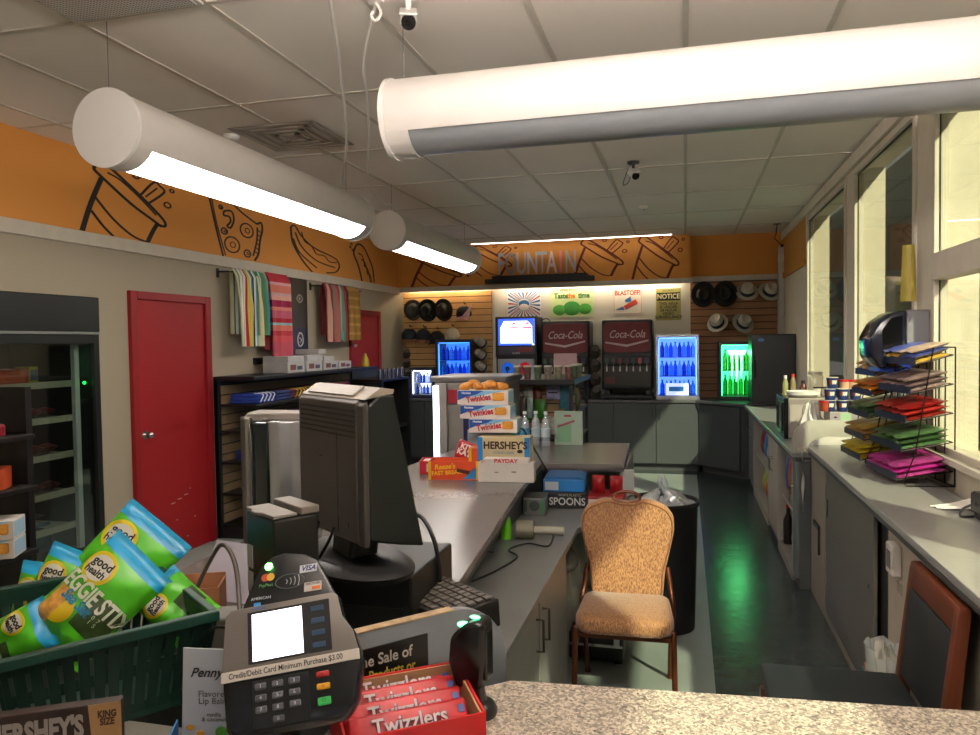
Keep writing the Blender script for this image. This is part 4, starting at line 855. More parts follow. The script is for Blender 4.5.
cable('black cable curling on the low desk beside the tape gun', [(-.80, 2.75, .735), (-.74, 2.9, .736), (-.70, 3.1, .736), (-.76, 3.2, .737), (-.70, 3.32, .736), (-.60, 3.3, .736), (-.62, 3.55, .736)], .004)
cable('black cable hanging down the island side above the desk', [(-.85, 3.4, .88), (-.838, 3.2, .80), (-.82, 3.0, .78), (-.83, 2.8, .80), (-.82, 2.6, .76), (-.83, 2.45, .737)], .004)
cable('black cable draped over the corner of the island behind the candy boxes', [(-.93, 4.15, 1.16), (-.875, 4.08, 1.165), (-.84, 4.10, 1.09), (-.815, 4.20, 1.0), (-.82, 4.36, .93), (-.80, 4.42, .86), (-.79, 4.40, .80)], .005)
# small electric heater under the chair
t = thing('space_heater', 'black and silver box heater on the floor behind the chair', 'heater', (-.43, 3.80, 0))
MB().box(-.16, .12, 0, .22, .02, .16, .008).ob('housing', BLACK, t); MB().box(-.155, .115, -.004, -.001, .09, .105).box(.07, .10, -.005, -.001, .10, .15).ob('chrome_trim', CHROME, t); MB().box(-.15, -.11, .02, .2, 0, .02).box(.07, .11, .02, .2, 0, .02).ob('feet', BLACK, t)
# trash can
t = thing('trash_can', 'tall black round trash can with a clear liner behind the chair', 'trash can', (-.13, 4.42, 0))
MB().lathe([(0, 0), (.175, 0), (.195, .70), (.205, .71), (.205, .735), (.192, .735), (.186, .70), (.165, .03), (0, .03)], 40).ob('bin', M('#121314', .5), t, smooth=50)
def rumple(r0, h, seed, amp=.03, n=28, m=14, z0=0):
    r = random.Random(seed); ph = [r.uniform(0, 6) for _ in range(6)]
    def g(u, v):
        a = 2*PI*u; rr = r0*(1-.75*v**2)+amp*math.sin(5*a+ph[0]+3*v)*math.sin(7*v+ph[1])+amp*.6*math.sin(11*a+ph[2]); z = z0+h*v+amp*.9*math.sin(4*a+ph[3])*v+amp*.7*math.sin(9*a+ph[4]+6*v)
        return (rr*math.cos(a), rr*math.sin(a), z)
    return MB().grid(g, n, m, closed_u=True)
rumple(.17, .08, 5, .02, z0=.69).ob('liner', G((.92, .95, .97), .3, .35, .15), t, smooth=60)
MB().tube([(.0, .19, .735), (-.02, .17, .80), (-.01, .16, .84), (.01, .15, .80), (.02, .16, .75)], .015, smooth=4).ob('liner_knot', G((.92, .95, .97), .3, .4, .15), t, smooth=60)
t = thing('clear_bag_pile', 'pile of clear plastic bags and cups under the return beside the chair', 'bag', (-.60, 3.95, 0))
t.location = (-.66, 4.1, 0)
rumple(.16, .5, 9, .03, z0=.02).ob('bag', G((.75, .72, .62), .3, .5, .2), t, smooth=60); MB().sph((.02, -.05, .45), .07).sph((-.05, -.02, .56), .06).ob('crumpled_cups', G((.8, .78, .7), .3, .5, .2), t, smooth=60)

# ---- fabric chair
FAB = bpy.data.materials.new('chair_fabric'); FAB.use_nodes = True; nt = FAB.node_tree; pb = nt.nodes['Principled BSDF']; pb.inputs['Roughness'].default_value = .8
pb.inputs['Sheen Weight'].default_value = .3
tc = nt.nodes.new('ShaderNodeTexCoord'); mp = nt.nodes.new('ShaderNodeMapping'); mp.inputs['Scale'].default_value = (230, 230, 60); n1 = nt.nodes.new('ShaderNodeTexNoise'); n1.inputs['Scale'].default_value = 1; n1.inputs['Detail'].default_value = 3
rp = nt.nodes.new('ShaderNodeValToRGB'); e = rp.color_ramp.elements; e[0].position = .38; e[0].color = (*lin('#6f482b'), 1); e[1].position = .62; e[1].color = (*lin('#a87c50'), 1)
bp = nt.nodes.new('ShaderNodeBump'); bp.inputs['Strength'].default_value = .3; bp.inputs['Distance'].default_value = .004
for a, b_ in ((tc.outputs['Object'], mp.inputs[0]), (mp.outputs[0], n1.inputs[0]), (n1.outputs[0], rp.inputs[0]), (rp.outputs[0], pb.inputs['Base Color']), (n1.outputs[0], bp.inputs['Height']), (bp.outputs[0], pb.inputs['Normal'])): nt.links.new(a, b_)
t = thing('banquet_chair', 'tan patterned fabric banquet chair with bronze legs facing the counter', 'chair', (-.272, 3.45, 0), 2)
BRZ = M('#5c2f1a', .35, .5)
seat = MB().prism([(-.205, -.20), (-.215, -.15), (-.20, .10), (-.17, .13), (.17, .13), (.20, .10), (.215, -.15), (.205, -.20), (.16, -.235), (-.16, -.235)], 'z', .375, .455, .026)
for v in seat.bm.verts:
    if v.co.z > .42: v.co.z += .012*(1-(v.co.x/.22)**2)*(1-((v.co.y)/.24)**2)
seat.ob('seat', FAB, t, smooth=60)
MB().prism([(-.20, -.20), (.20, -.20), (.195, .13), (-.195, .13)], 'z', .352, .376, .006).ob('seat_frame', BRZ, t)
def back_pt(x, z, y):       # back leans away (+y) with height
    return Vector((x, .165+(z-.42)*.22+y+.25*x*x, z))
prof = [(.13, .385), (.162, .40), (.17, .45), (.18, .55), (.205, .65), (.225, .735), (.222, .80), (.19, .845), (.13, .872), (.08, .880), (.035, .868)]
outline = [(x, z) for x, z in prof]+[(-x, z) for x, z in reversed(prof)]
def slab_from(outline, y0, y1, bev):
    nb = bmesh.new(); a = [nb.verts.new((x, y0, z)) for x, z in outline]; b_ = [nb.verts.new((x, y1, z)) for x, z in outline]; n = len(outline)
    nb.faces.new(a); nb.faces.new(b_[::-1])
    for i in range(n): nb.faces.new((a[i], b_[i], b_[(i+1) % n], a[(i+1) % n]))
    bmesh.ops.recalc_face_normals(nb, faces=nb.faces[:]); bmesh.ops.bevel(nb, geom=nb.edges[:], offset=bev, segments=3, affect='EDGES', profile=.6)
    bmesh.ops.triangulate(nb, faces=[f for f in nb.faces if len(f.verts) > 8]); mb = MB(); mb._merge(nb)
    for v in mb.bm.verts: p = back_pt(v.co.x, v.co.z, v.co.y); v.co = p
    return mb
slab_from([(x*1.0, z) for x, z in outline], -.028, .028, .016).ob('backrest', FAB, t, smooth=60)
pip = [(x*.985, z-.006 if z > .6 else z+.004) for x, z in outline]
MB().tube([back_pt(x*.965, .63+(z-.63)*.96, -.029) for x, z in pip], .0035, n=6, closed=True, smooth=3).ob('piping', M('#7a4a26', .7), t, smooth=60)
MB().tube([back_pt(.062*math.cos(a*PI/8), .885+.028*math.sin(a*PI/8), -.018) for a in range(16)], .008, closed=True, n=8, smooth=2).ob('hand_hold', BRZ, t, smooth=60)
MB().box(-.15, .15, .12, .165, .36, .40, .01).ob('back_stay', FAB, t)
for s_ in (-1, 1):
    MB().tube([(s_*.205, -.17, .39), (s_*.212, -.18, .37), (s_*.214, -.20, .2), (s_*.22, -.225, .012)], .0125, smooth=5).cyl((s_*.22, -.225, 0), (s_*.22, -.225, .015), .015).ob('leg', BRZ, t, smooth=60)
    MB().tube([(s_*.218, .18, .47), (s_*.214, .10, .40), (s_*.20, .12, .2), (s_*.195, .215, .012)] if False else [back_pt(s_*.19, .56, .01), back_pt(s_*.205, .46, 0), (s_*.215, .15, .38), (s_*.205, .19, .2), (s_*.20, .26, .012)], .0125, smooth=5).cyl((s_*.20, .26, 0), (s_*.20, .26, .015), .015).ob('leg', BRZ, t, smooth=60)
    MB().tube([(s_*.213, -.185, .30), (s_*.208, .21, .30)], .007).ob('stretcher', BRZ, t, smooth=60)

# ---- snack boxes on the island corner
def cake_box(lab, loc, rz, dims=(.215, .16, .07), opened=False, cakes=0):
    x, y, z = dims; t = thing('cake_box', lab, 'snack box', loc, rz, 'white and blue sponge cake boxes')
    mb = MB().box(-x/2, x/2, -y/2, y/2, 0, z-.0005, .002); mb.ob('box_body', M('#d9d2cc', .45), t)
    f = -y/2-.0008
    MB().prism([(-x/2+.002, z-.002), (-x/2+.002, z*.30), (-x/2+.05, z*.55), (-x*.12, z*.72), (x*.02, z-.002)], 'y', f, f+.0007).ob('blue_wave', M('#1f4f9c', .45), t)
    MB().prism([(-x*.12, z*.72), (x*.02, z-.002), (x*.46, z-.002), (x*.2, z*.82), (-x*.05, z*.62), (-x/2+.05, z*.55)], 'y', f-.0002, f+.0006).ob('pale_wave', M('#7fb6d8', .45), t)
    text('Twinkies', .046, M('#b3242f', .4), t, (-x*.08, f-.001, z*.43), (90, -8, 0), bold=.0015, sx=.85)
    text('Hostess', .016, PAPER, t, (-x*.32, f-.001, z*.82), (90, 0, 0), bold=.0005)
    MB().box(x*.20, x*.42, f-.004, f-.0004, z*.30, z*.85, .006, T=TR((0, 0, 0), (0, 0, 0))).ob('cake_picture', M('#d99a3a', .5, noise=.2, scale=60), t, smooth=60)
    MB().cyl((x*.21, f-.003, z*.52), (x*.21, f-.0008, z*.52), .012, n=14).ob('cream_picture', M('#f0e2bd', .5), t)
    MB().box(x/2+.0001, x/2+.0008, -y/2+.01, y/2-.01, z*.1, z*.9).ob('side_print', M('#9cc0d6', .5), t)
    return t
bx, by = -1.0, 4.06
cake_box('white and blue sponge cake box, lowest of the three', (-1.03, 4.06, IZ+.237), 3, (.27, .16, .075))
cake_box('white and blue sponge cake box, middle one, open towards the candy', (-1.075, 4.07, IZ+.313), 2, (.285, .16, .075))
top = cake_box('white and blue sponge cake box on top, holding wrapped golden cakes', (-1.09, 4.08, IZ+.389), 2, (.29, .16, .080))
for i in range(7):
    o = MB().sph((0, 0, 0), (.042, .028, .024), 10).ob('wrapped_cake', M('#d08a3a', .3, noise=.25, scale=50), None, (-1.20+.036*i, 4.06+.03*(i % 2), IZ+.487+.014*(i % 3 == 1)), (0, R(15*(i % 3-1)), R(40*i)), smooth=80)
    tag(o, 'golden wrapped sponge cake in the heap on the top cake box', 'cake', 'wrapped cakes on the top cake box')
t = carton('support_carton', 'clear-blue packet carton under the left side of the cake boxes', 'box', (-1.10, 4.19, IZ+.001), (.22, .16, .235), '#8fa3ab', 0)
MB().box(-.1105, -.1101, -.07, .07, .02, .2).ob('yellow_print', M('#c79a1a', .5), t)
t = carton('candy_carton', 'cream and blue chocolate carton with brown letters at the front right of the heap', 'snack box', (-.955, 3.98, IZ+.001), (.285, .13, .22), '#c9b88f', 3)
[MB().box(a_, b_, -.0662, -.0651, .002, .22).ob('blue_edge', M('#1a78b8', .5), t) for a_, b_ in ((-.143, -.115), (.115, .143))]
text("HERSHEY'S", .055, M('#2a1710', .5), t, (.01, -.0665, .175), (90, 0, 0), bold=.0018, sx=.92); text('COOKIES CREME', .016, M('#2a78a8', .5), t, (.0, -.0665, .137), (90, 0, 0)); MB().sph((.09, -.067, .145), (.016, .003, .01), 8).ob('cookie_picture', M('#1a1210', .6), t)
t = carton('candy_carton', 'open white candy carton holding red-lettered bars, in front of the chocolate carton', 'snack box', (-.915, 3.84, IZ+.001), (.295, .085, .10), '#c9c4bc', 4, None, True)
MB().box(-.06, -.04, -.0432, -.0426, .05, .054).box(.03, .055, -.0432, -.0426, .052, .057).ob('hand_marks', M('#2a2622', .6), t)
for i in range(3):
    o = thing('candy_bar', 'white and red wrapped bar in the open white carton, %s' % ('front one', 'middle one', 'rear one')[i], 'candy bar', (-.915, 3.82+.02*i, IZ+.092), 4, 'bars in the open white carton')
    MB().box(-.12, .12, -.008, .008, 0, .032, .006).ob('wrapper', M('#cfc7bf', .35), o); text('PAYDAY', .03, M('#b8202a', .4), o, (-.0, -.009, .017), (90, 0, 0), bold=.001, sx=1.1)
t = carton('candy_carton', 'orange open carton with yellow script lettering at the front left of the heap', 'snack box', (-1.205, 3.88, IZ+.001), (.29, .13, .10), '#c9441a', 7, None, True)
[MB().box(a_, b_, -.0662, -.0651, .0, .10).ob('yellow_edge', M('#d8b01c', .5), t) for a_, b_ in ((-.1452, -.13), (.115, .1452))]; MB().prism([(.04, .005), (.115, .07), (.115, .005)], 'y', -.0672, -.0662).ob('blue_corner', M('#2a70a8', .5), t)
text("Reese's", .038, M('#e0b020', .4), t, (-.055, -.0668, .070), (90, -4, 0), bold=.001, shear=.2); text('FAST BREAK', .03, M('#e0b020', .4), t, (-.045, -.0668, .038), (90, -4, 0), bold=.001); MB().box(.0, .07, -.0685, -.0662, .045, .065, .001, T=TR((0, 0, 0), (0, 12, 0))).ob('bar_picture', M('#4a2416', .5), t)
t = carton('candy_carton', 'red candy carton behind and left of the orange one', 'snack box', (-1.37, 4.03, IZ+.001), (.18, .15, .075), '#a81424', 12, None, True)
MB().box(-.05, .02, -.0762, -.0751, .015, .06).ob('white_print', M('#cfb9b4', .5), t); MB().box(-.08, .08, -.06, .06, .03, .07, .01).ob('wrapped_packs', M('#c9a9a4', .3, noise=.4, scale=40), t)
t = thing('candy_pack', 'tilted red pack with white letters standing among the candy cartons', 'candy', (-1.21, 4.06, IZ+.07), 15)
MB().box(-.07, .07, -.03, .03, 0, .10, .01, T=TR((0, 0, 0), (0, 22, 0))).ob('wrapper', M('#a80f20', .35), t); text('KIT\nKAT', .042, PAPER, t, (-.0, -.032, .06), (90, 22, 0), bold=.002, ls=.8)
t = carton('candy_carton', 'tilted orange and yellow carton leaning beside the red pack', 'snack box', (-1.115, 3.97, IZ+.07), (.07, .12, .09), '#c8501c', 5)
MB().box(-.036, -.02, -.0612, -.0601, .0, .09).ob('yellow_edge', M('#d8b01c', .5), t)

# ---- small lit cooler standing behind the island corner
t = thing('glowing_merchandiser', 'grey drinks merchandiser with a white glowing door edge behind the cake boxes', 'cooler', (-1.86, 5.40, 0), 0)
MB().box(.0, .56, .02, .55, 0, 1.36, .02).ob('cabinet', M('#8a8580', .35, .3), t)
MB().box(-.02, .58, .0, .56, 1.36, 1.40, .008).ob('top_cap', M('#6f6b69', .35, .3), t)
MB().box(.005, .045, -.012, .018, .45, 1.33, .003).ob('glowing_edge', M('#ffffff', .4, noise=0, emit=5.0, ecol=(.82, .84, 1)), t)
MB().box(.05, .11, -.008, .018, .1, 1.35, .003).ob('door_frame', M('#a39e9a', .35, .3), t)
MB().box(.24, .57, -.006, .018, .3, 1.34, .003).ob('blue_panel', M('#151a44', .4), t); [MB().box(*q).ob('red_mark', M('#8c1c2a', .4), t) for q in ((.48, .50, -.009, -.006, 1.0, 1.3), (.52, .54, -.009, -.006, 1.0, 1.3), (.12, .20, -.0, .018, 1.2, 1.3), (.34, .42, -.009, -.006, 1.25, 1.33))]

# ---- snack gondola behind the island return
t = thing('snack_rack', 'black two-sided snack rack with slat back between island and back counter', 'shelving', (-1.40, 6.0, 0))
MB().box(0, .50, .30, .33, .1, 1.30).box(.26, .29, .33, .98, .1, 1.30).ob('backing', M('#1b1714', .6), t)
mb = MB(); z = .65
while z < 1.28: mb.box(.02, .5, .288, .30, z, z+.07, .002); z += .08
mb.ob('slat_back', M('#8f7350', .6, noise=.1), t)
MB().box(-.02, .54, -.02, 1.0, 1.30, 1.345, .006).ob('top_deck', BLACK, t)
for q in ((0, .03, 0, .03), (.49, .52, 0, .03), (.49, .52, .97, 1.0), (0, .03, .97, 1.0)): MB().box(*q, 0, 1.30, .003).ob('upright', BLACK, t)
for z in (.30, .62, .86): MB().box(.03, .49, .0, .287, z-.02, z, .002).ob('shelf', BLACK, t)
for z in (.30, .58, .84, 1.07): MB().box(.292, .52, .33, .97, z-.02, z, .002).ob('side_shelf', BLACK, t)
for i in range(9):
    cxx, cyy = (-1.34+.085*i, 6.04) if i < 6 else (-.90, 6.12+.13*(i-5))
    o = thing('travel_cup', 'patterned cup in the row on top of the snack rack, %s from the left' % ('first', 'second', 'third', 'fourth', 'fifth', 'sixth', 'seventh', 'eighth', 'ninth')[i], 'cup', (cxx, cyy, 1.346), 0, 'cups along the top of the snack rack')
    MB().lathe([(0, 0), (.026, 0), (.034, .10), (0, .10)], 14).ob('cup_body', M(('#6b6a55', '#5c3f38', '#47583f', '#6e6458')[i % 4], .4, noise=.6, scale=40), o, smooth=40); MB().lathe([(.0, .1), (.036, .1), (.034, .112), (0, .114)], 14).ob('lid', M('#b9b4a4', .4), o, smooth=40)
items = [(.07, .86, '#3a2a22', 'dark brown hanging packet at the left of the rack', .05, .16), (.13, .86, '#8fb0a8', 'pale bottle on the middle rack shelf', .04, .15), (.22, .86, '#2f7a24', 'green packet on the middle rack shelf', .08, .14),
         (.33, 1.02, '#8f8fae', 'lilac and black packet hanging in the middle of the rack', .09, .15), (.42, .94, '#2f6a78', 'tall teal packet hanging right of the lilac one', .07, .22), (.455, .90, '#2d5f70', 'second teal packet at the right of the rack', .05, .18)]
for x, z, c, lab, ww, hh in items:
    ww *= 1.25; hh *= 1.15
    o = pouch_mesh(ww, hh, .035).ob('hanging_packet', M(c, .4, noise=.2, scale=30), None, (-1.40+x, 6.0+.20+.02*(x > .4), z+.15), (0, 0, 0), smooth=60); tag(o, lab, 'packet', 'packets on the snack rack')
MB().box(-.04, .04, -.022, -.018, .05, .065).ob('black_band', BLACK, [o for o in bpy.data.objects if o.name.startswith('hanging_packet')][3])
for i, (x, c) in enumerate(((.42, '#7a8f3a'), (.53, '#b0702a'), (.64, '#8a3a2a'), (.75, '#a8843a'), (.86, '#5c6a78'))):
    o = pouch_mesh(.05, .17, .04).ob('rack_packet', M(c, .4, noise=.3, scale=30), None, (-.95, 6.0+x, .842), (0, 0, R(80)), smooth=60); tag(o, ('olive', 'orange-brown', 'rust red', 'ochre', 'slate blue')[i]+' packet on the lower side shelf of the rack', 'packet', 'packets on the snack rack')
for i, (x, z, c, lab) in enumerate(((.04, 1.10, '#2a2622', 'black hanging packet at the top left of the snack rack'), (.11, 1.12, '#8c8f86', 'pale grey hanging packet in the top row of the snack rack'), (.19, 1.10, '#5c1f22', 'maroon hanging packet in the top row of the snack rack'),
    (.09, .98, '#4a7a2c', 'leaf green packet below the grey one on the snack rack'), (.30, .87, '#a8a69c', 'off-white packet low on the snack rack'), (.37, .87, '#7c4a6a', 'mauve packet low on the snack rack'), (.44, .87, '#8a8f3a', 'yellow-green packet low at the right of the slatted bay'))):
    o = pouch_mesh(.075, .15, .04).ob('hanging_packet', M(c, .4, noise=.35, scale=40), None, (-1.40+x, 6.0+.235, z), (0, 0, 0), smooth=60); tag(o, lab, 'packet', 'packets on the snack rack')
for i, (x, c) in enumerate(((.42, '#b0602a'), (.53, '#6b2a2a'), (.64, '#3a6a6a'), (.75, '#a89a4a'), (.86, '#6a3a2a'))):
    o = pouch_mesh(.055, .16, .04).ob('rack_packet', M(c, .4, noise=.3, scale=30), None, (-.95, 6.0+x, 1.072), (0, 0, R(80)), smooth=60); tag(o, ('orange', 'wine red', 'sea green', 'straw coloured', 'chestnut')[i]+' packet on the upper side shelf of the rack', 'packet', 'packets on the snack rack')
# clear water bottles and a poster board behind the return
for i in range(4):
    x = -1.18+.075*i
    o = thing('water_bottle', 'clear water bottle standing behind the island return, %s from the left' % ('first', 'second', 'third', 'fourth')[i], 'bottle', (x, 5.22-.02*(i % 2), IZ+.001), 0, 'water bottles on the island return')
    MB().lathe([(0, 0), (.03, 0), (.032, .12), (.026, .17), (.012, .20), (.012, .22), (0, .22)], 16).ob('bottle_body', G((.86, .93, .98), .3, .25, .08), o, smooth=50); MB().cyl((0, 0, .222), (0, 0, .24), .014).ob('cap', M('#dfe3e4' if i else '#3a8fb8', .4), o); MB().cyl((0, 0, .06), (0, 0, .12), .0328, n=20).ob('label', M('#3f93b8' if i < 2 else '#b9c9cf', .4), o, smooth=40)
o = thing('lime_bottle', 'tall lime green bottle behind the cake boxes', 'bottle', (-1.22, 5.20, IZ+.001)); MB().lathe([(0, 0), (.03, 0), (.03, .14), (.012, .21), (.012, .27), (0, .27)], 16).ob('bottle_body', M('#9aab2a', .25, trans=.3), o, smooth=50); MB().cyl((0, 0, .27), (0, 0, .288), .014).ob('cap', WHITE, o)
o = thing('picture_board', 'pale green and white card leaning at the right end of the return', 'card', (-.80, 5.24, IZ+.001), 0)
MB().box(-.10, .10, 0, .012, 0, .24, .002).ob('card_board', M('#8fa392', .4), o); MB().box(-.08, .02, -.0012, -.0001, .02, .15).ob('green_print', M('#6f9a78', .4), o); MB().box(-.03, .10, -.0015, -.0003, .14, .155, T=TR((0, 0, 0), (0, -20, 0))).box(-.03, .02, -.0015, -.0003, .20, .215).ob('pink_print', M('#8c3a50', .4), o)
# ================================================================ counters along the windows
FX = .70
t = slab('window_worktop', 'far grey worktop under the windows with the microwave on it', [(.685, 5.31), (RW-.055, 5.31), (RW-.055, 9.07), (.66, 9.07)], .855, .89, M('#8b8e8c', .3, noise=.04, scale=40), EDGE)
def bay(lab, y0, y1, open_):
    t = thing('base_unit', lab, 'cabinet', (FX, y0, 0), 0, 'base units along the window wall'); n = y1-y0; Wd = RW-FX-.06; m = M('#9b958c', .5)
    if open_:
        MB().box(0, Wd, .004, .022, 0, .84).box(0, Wd, n-.022, n-.004, 0, .84).box(Wd-.02, Wd, .022, n-.022, 0, .84).box(0, Wd-.02, .022, n-.022, .05, .07).box(.0, .018, .022, n-.022, 0, .05).ob('carcass', m, t); MB().box(.03, Wd-.02, .022, n-.022, .42, .438).ob('shelf', m, t)
    else:
        MB().box(.02, Wd, .004, n-.004, .0, .84).ob('carcass', M('#4a4e4f', .5), t)
        k = 2 if n > .5 else 1
        for i in range(k):
            d = MB().box(0, .019, i*n/k+.005, (i+1)*n/k-.003, .07, .838, .0015).ob('door', M('#5e6566', .5), t); yy = (i+1)*n/k-.05 if i == 0 else i*n/k+.05
            MB().tube([(0, yy, .66), (-.028, yy, .66), (-.028, yy, .56), (0, yy, .56)], .004).ob('handle', M('#6a6d6d', .3, .8), d)
    return t
bay('dark closed base unit at the far end of the window counter', 8.45, 9.05, False)
bay('open base unit full of blue and white bags near the far corner', 6.98, 8.42, True); bay('closed pale base unit between the two open bays', 6.28, 6.95, False)
for ch in [o for o in bpy.data.objects if o.parent and o.parent.name == 'base_unit.002' and o.name.startswith('door')]:
    ch.data = ch.data.copy(); ch.data.materials.clear(); ch.data.materials.append(M('#a39b92', .5))
bay('open base unit with hanging snack packets in the middle of the window counter', 5.42, 6.25, True); bay('closed grey base unit with two doors beside the tall near counter', 5.24, 5.40, False)
def pouch(name, lab, cat, loc, w, h, d, col, rz=-90, grp=None, rot=None, n=12, mat=None):
    o = pouch_mesh(w, h, d, n).ob(name, mat or M(col, .35, noise=.25, scale=25), None, loc, rot or (0, 0, R(rz)), smooth=60); return tag(o, lab, cat, grp)
for i, (y, z, c, lab) in enumerate(((7.20, .439, '#1d5aa0', 'blue bag nearest on the upper shelf of the far open bay'), (7.45, .439, '#b9c4cc', 'white bag on the upper shelf of the far open bay'), (7.75, .439, '#2364a8', 'second blue bag on the upper shelf of the far open bay'), (8.1, .439, '#7a2620', 'rust red bag farthest on the upper shelf of the far open bay'),
    (7.25, .071, '#a8adb0', 'pale grey bag nearest at the bottom of the far open bay'), (7.6, .071, '#b03a2a', 'red bag at the bottom of the far open bay'), (7.95, .071, '#9aa04a', 'olive bag at the bottom of the far open bay'))):
    pouch('supply_bag', lab, 'bag', (FX+.17, y, z), .27, .34 if z > .4 else .30, .26, c, -62, 'bags in the far open bay')
for i, (y, c, lab) in enumerate(((5.50, '#3f7a3a', 'green packet hanging nearest in the near open bay'), (5.60, '#2e5c96', 'blue-topped packet second in the near open bay'), (5.72, '#5c8a44', 'light green packet third in the near open bay'), (5.86, '#a03a22', 'red packet fourth in the near open bay'), (6.02, '#2c4f88', 'dark blue packet farthest in the near open bay'))):
    pouch('snack_packet', lab, 'packet', (FX+.08, y, .50), .10, .28, .10, c, -50, 'packets in the near open bay')
pouch('red_bag', 'crumpled red bag at the bottom of the near open bay', 'bag', (FX+.13, 5.62, .071), .22, .24, .16, '#b8341e'); pouch('blue_bag', 'dark blue bag at the bottom near side of the near open bay', 'bag', (FX+.12, 5.50+.42, .071), .18, .18, .12, '#25406a')
t = thing('bottle_pair', 'small dark bottle with red cap at the bottom of the near open bay', 'bottle', (FX+.06, 6.12, .071)); MB().lathe([(0, 0), (.035, 0), (.035, .18), (.013, .24), (.013, .28), (0, .28)], 14).ob('bottle_body', M('#1f1410', .3), t, smooth=50); MB().cyl((0, 0, .28), (0, 0, .30), .016).ob('cap', RED, t)
# near, higher counter
NZ = .95
slab('tall_worktop', 'near grey worktop under the windows holding the candy rack', [(.755, -.6), (RW-.055, -.6), (RW-.055, 5.30), (.86, 5.30), (.79, 5.27), (.765, 5.18)], NZ-.035, NZ, M('#93938f', .26, noise=.04, scale=40), EDGE)
t = thing('tall_cabinet', 'tall near base cabinet with a grey sliding door and cream end panel', 'cabinet', (.79, 0, 0)); Wd = RW-.79-.06
CR = M('#8c8377', .55)
MB().box(0, Wd, 5.20, 5.225, 0, .90).box(0, .02, 4.72, 5.20, 0, .90).box(Wd-.02, Wd, -.5, 5.2, 0, .90).box(.02, Wd-.02, 4.70, 4.72, 0.041, .90).box(0, Wd-.02, -.5, 4.70, .0, .04).ob('carcass', CR, t)
d = MB().box(.0, .018, 3.56, 4.70, .045, .895, .002).ob('door', M('#625f59', .45), t); MB().box(-.003, .001, 4.30+.33, 4.66, .62, .72, .001).ob('finger_pull', BLACK, d); MB().cyl((0, 3.63, .54), (-.006, 3.63, .54), .009).ob('door_lock', CHROME, d)
MB().box(.03, .045, 3.40, 3.55, .045, .895).ob('gap_shade', BLACK, t)  # black board stands in for the shade inside the gap
MB().box(.022, .036, .6, 3.40, .041, .90).ob('inner_panel', M('#b3a898', .55), t)
t = thing('outlet_box', 'white plastic timer box on the inner panel under the near counter', 'electronics', (.985, 2.98, .74)); t.location = (.811, 3.245, .775)
MB().box(-.035, 0, -.05, .05, -.06, .06, .006).ob('housing', M('#cfc9c0', .5), t); MB().box(-.038, -.035, -.025, .025, -.035, .035, .001).ob('grey_screen', M('#6f6e6a', .4), t)
t = thing('small_label', 'small beige paper note below the white timer box', 'note', (.811, 3.22, .665)); MB().box(-.003, 0, -.035, .035, -.02, .02).ob('paper', M('#9c9284', .7), t)
t = thing('lined_bin', 'tan bin with a clear and teal liner under the near counter', 'trash can', (.735, 3.12, .001))
MB().prism([(-.055, -.11), (.055, -.11), (.055, .11), (-.055, .11)], 'z', 0, .36, .01).ob('bin', M('#8a5c38', .6), t)
MB().grid(lambda u, v: ((.060+.008*math.sin(20*u*PI)+.006*math.sin(7*v))*math.cos(2*PI*u), (.12+.012*math.sin(16*u*PI))*math.sin(2*PI*u), (.20+.26*v+.01*math.sin(12*u*PI))), 40, 8, closed_u=True).ob('liner', G((.85, .9, .88), .3, .55, .2), t, smooth=60)
rumple(.05, .13, 21, .014, z0=.34).ob('rubbish', M('#c9bfae', .6, noise=.5, scale=12), t, smooth=60); MB().box(-.074, -.070, -.05, .06, .33, .36, .002).ob('teal_band', M('#1d6a6a', .5), t)
t = thing('black_bracket', 'black angled bracket inside the cream gap of the near counter', 'bracket', (.86, 4.9, .3)); t.location = (.785, 4.95, .45)
MB().box(-.012, 0, -.08, .10, .03, .06, .003).box(-.01, 0, -.08, -.06, -.12, .03, .002).ob('bracket_arm', BLACK, t)
# dividers
def divider(lab, y, x0, x1, z0, z1, col):
    r_ = min(.14, (z1-z0)*.9); pts = [(x0, z0)]+[(x0+r_-r_*math.cos(a*PI/16), z1-r_+r_*math.sin(a*PI/16)) for a in range(9)]+[(x1, z1), (x1, z0)]
    return tag(MB().prism(pts, 'y', y-.011, y+.011, .002).ob('counter_divider', M(col, .5), None, smooth=30), lab, 'divider', 'rounded upright panels on the window counter')
divider('taller rounded cream divider panel just beyond the near counter', 5.42, .70, RW-.055, .89, 1.10, '#a09d92')
divider('low rounded divider panel at the end of the near counter', 5.325, .765, RW-.055, .82, 1.0, '#b3b0a6')
t = thing('hand_towel', 'white cloth strip hanging over the end of the near counter', 'towel', (.745, 5.22, 0)); MB().grid(lambda u, v: (-.004-.006*math.sin(9*v+2*u), .055*(u-.5)*(1-.4*v)+.01*math.sin(6*v), .94-.42*v), 8, 24).grid(lambda u, v: (-.008-.006*math.sin(9*v+2*u), .055*(u-.5)*(1-.4*v)+.01*math.sin(6*v), .94-.42*v), 8, 24).ob('cloth', M('#b9b3a6', .8), t, smooth=60)
t = thing('hand_basket_lid', 'cream tray lying between the two divider panels', 'tray', (.93, 5.37, .895)); MB().box(-.2, .2, -.035, .035, 0, .02, .004).ob('tray', M('#c9c0a0', .5), t)
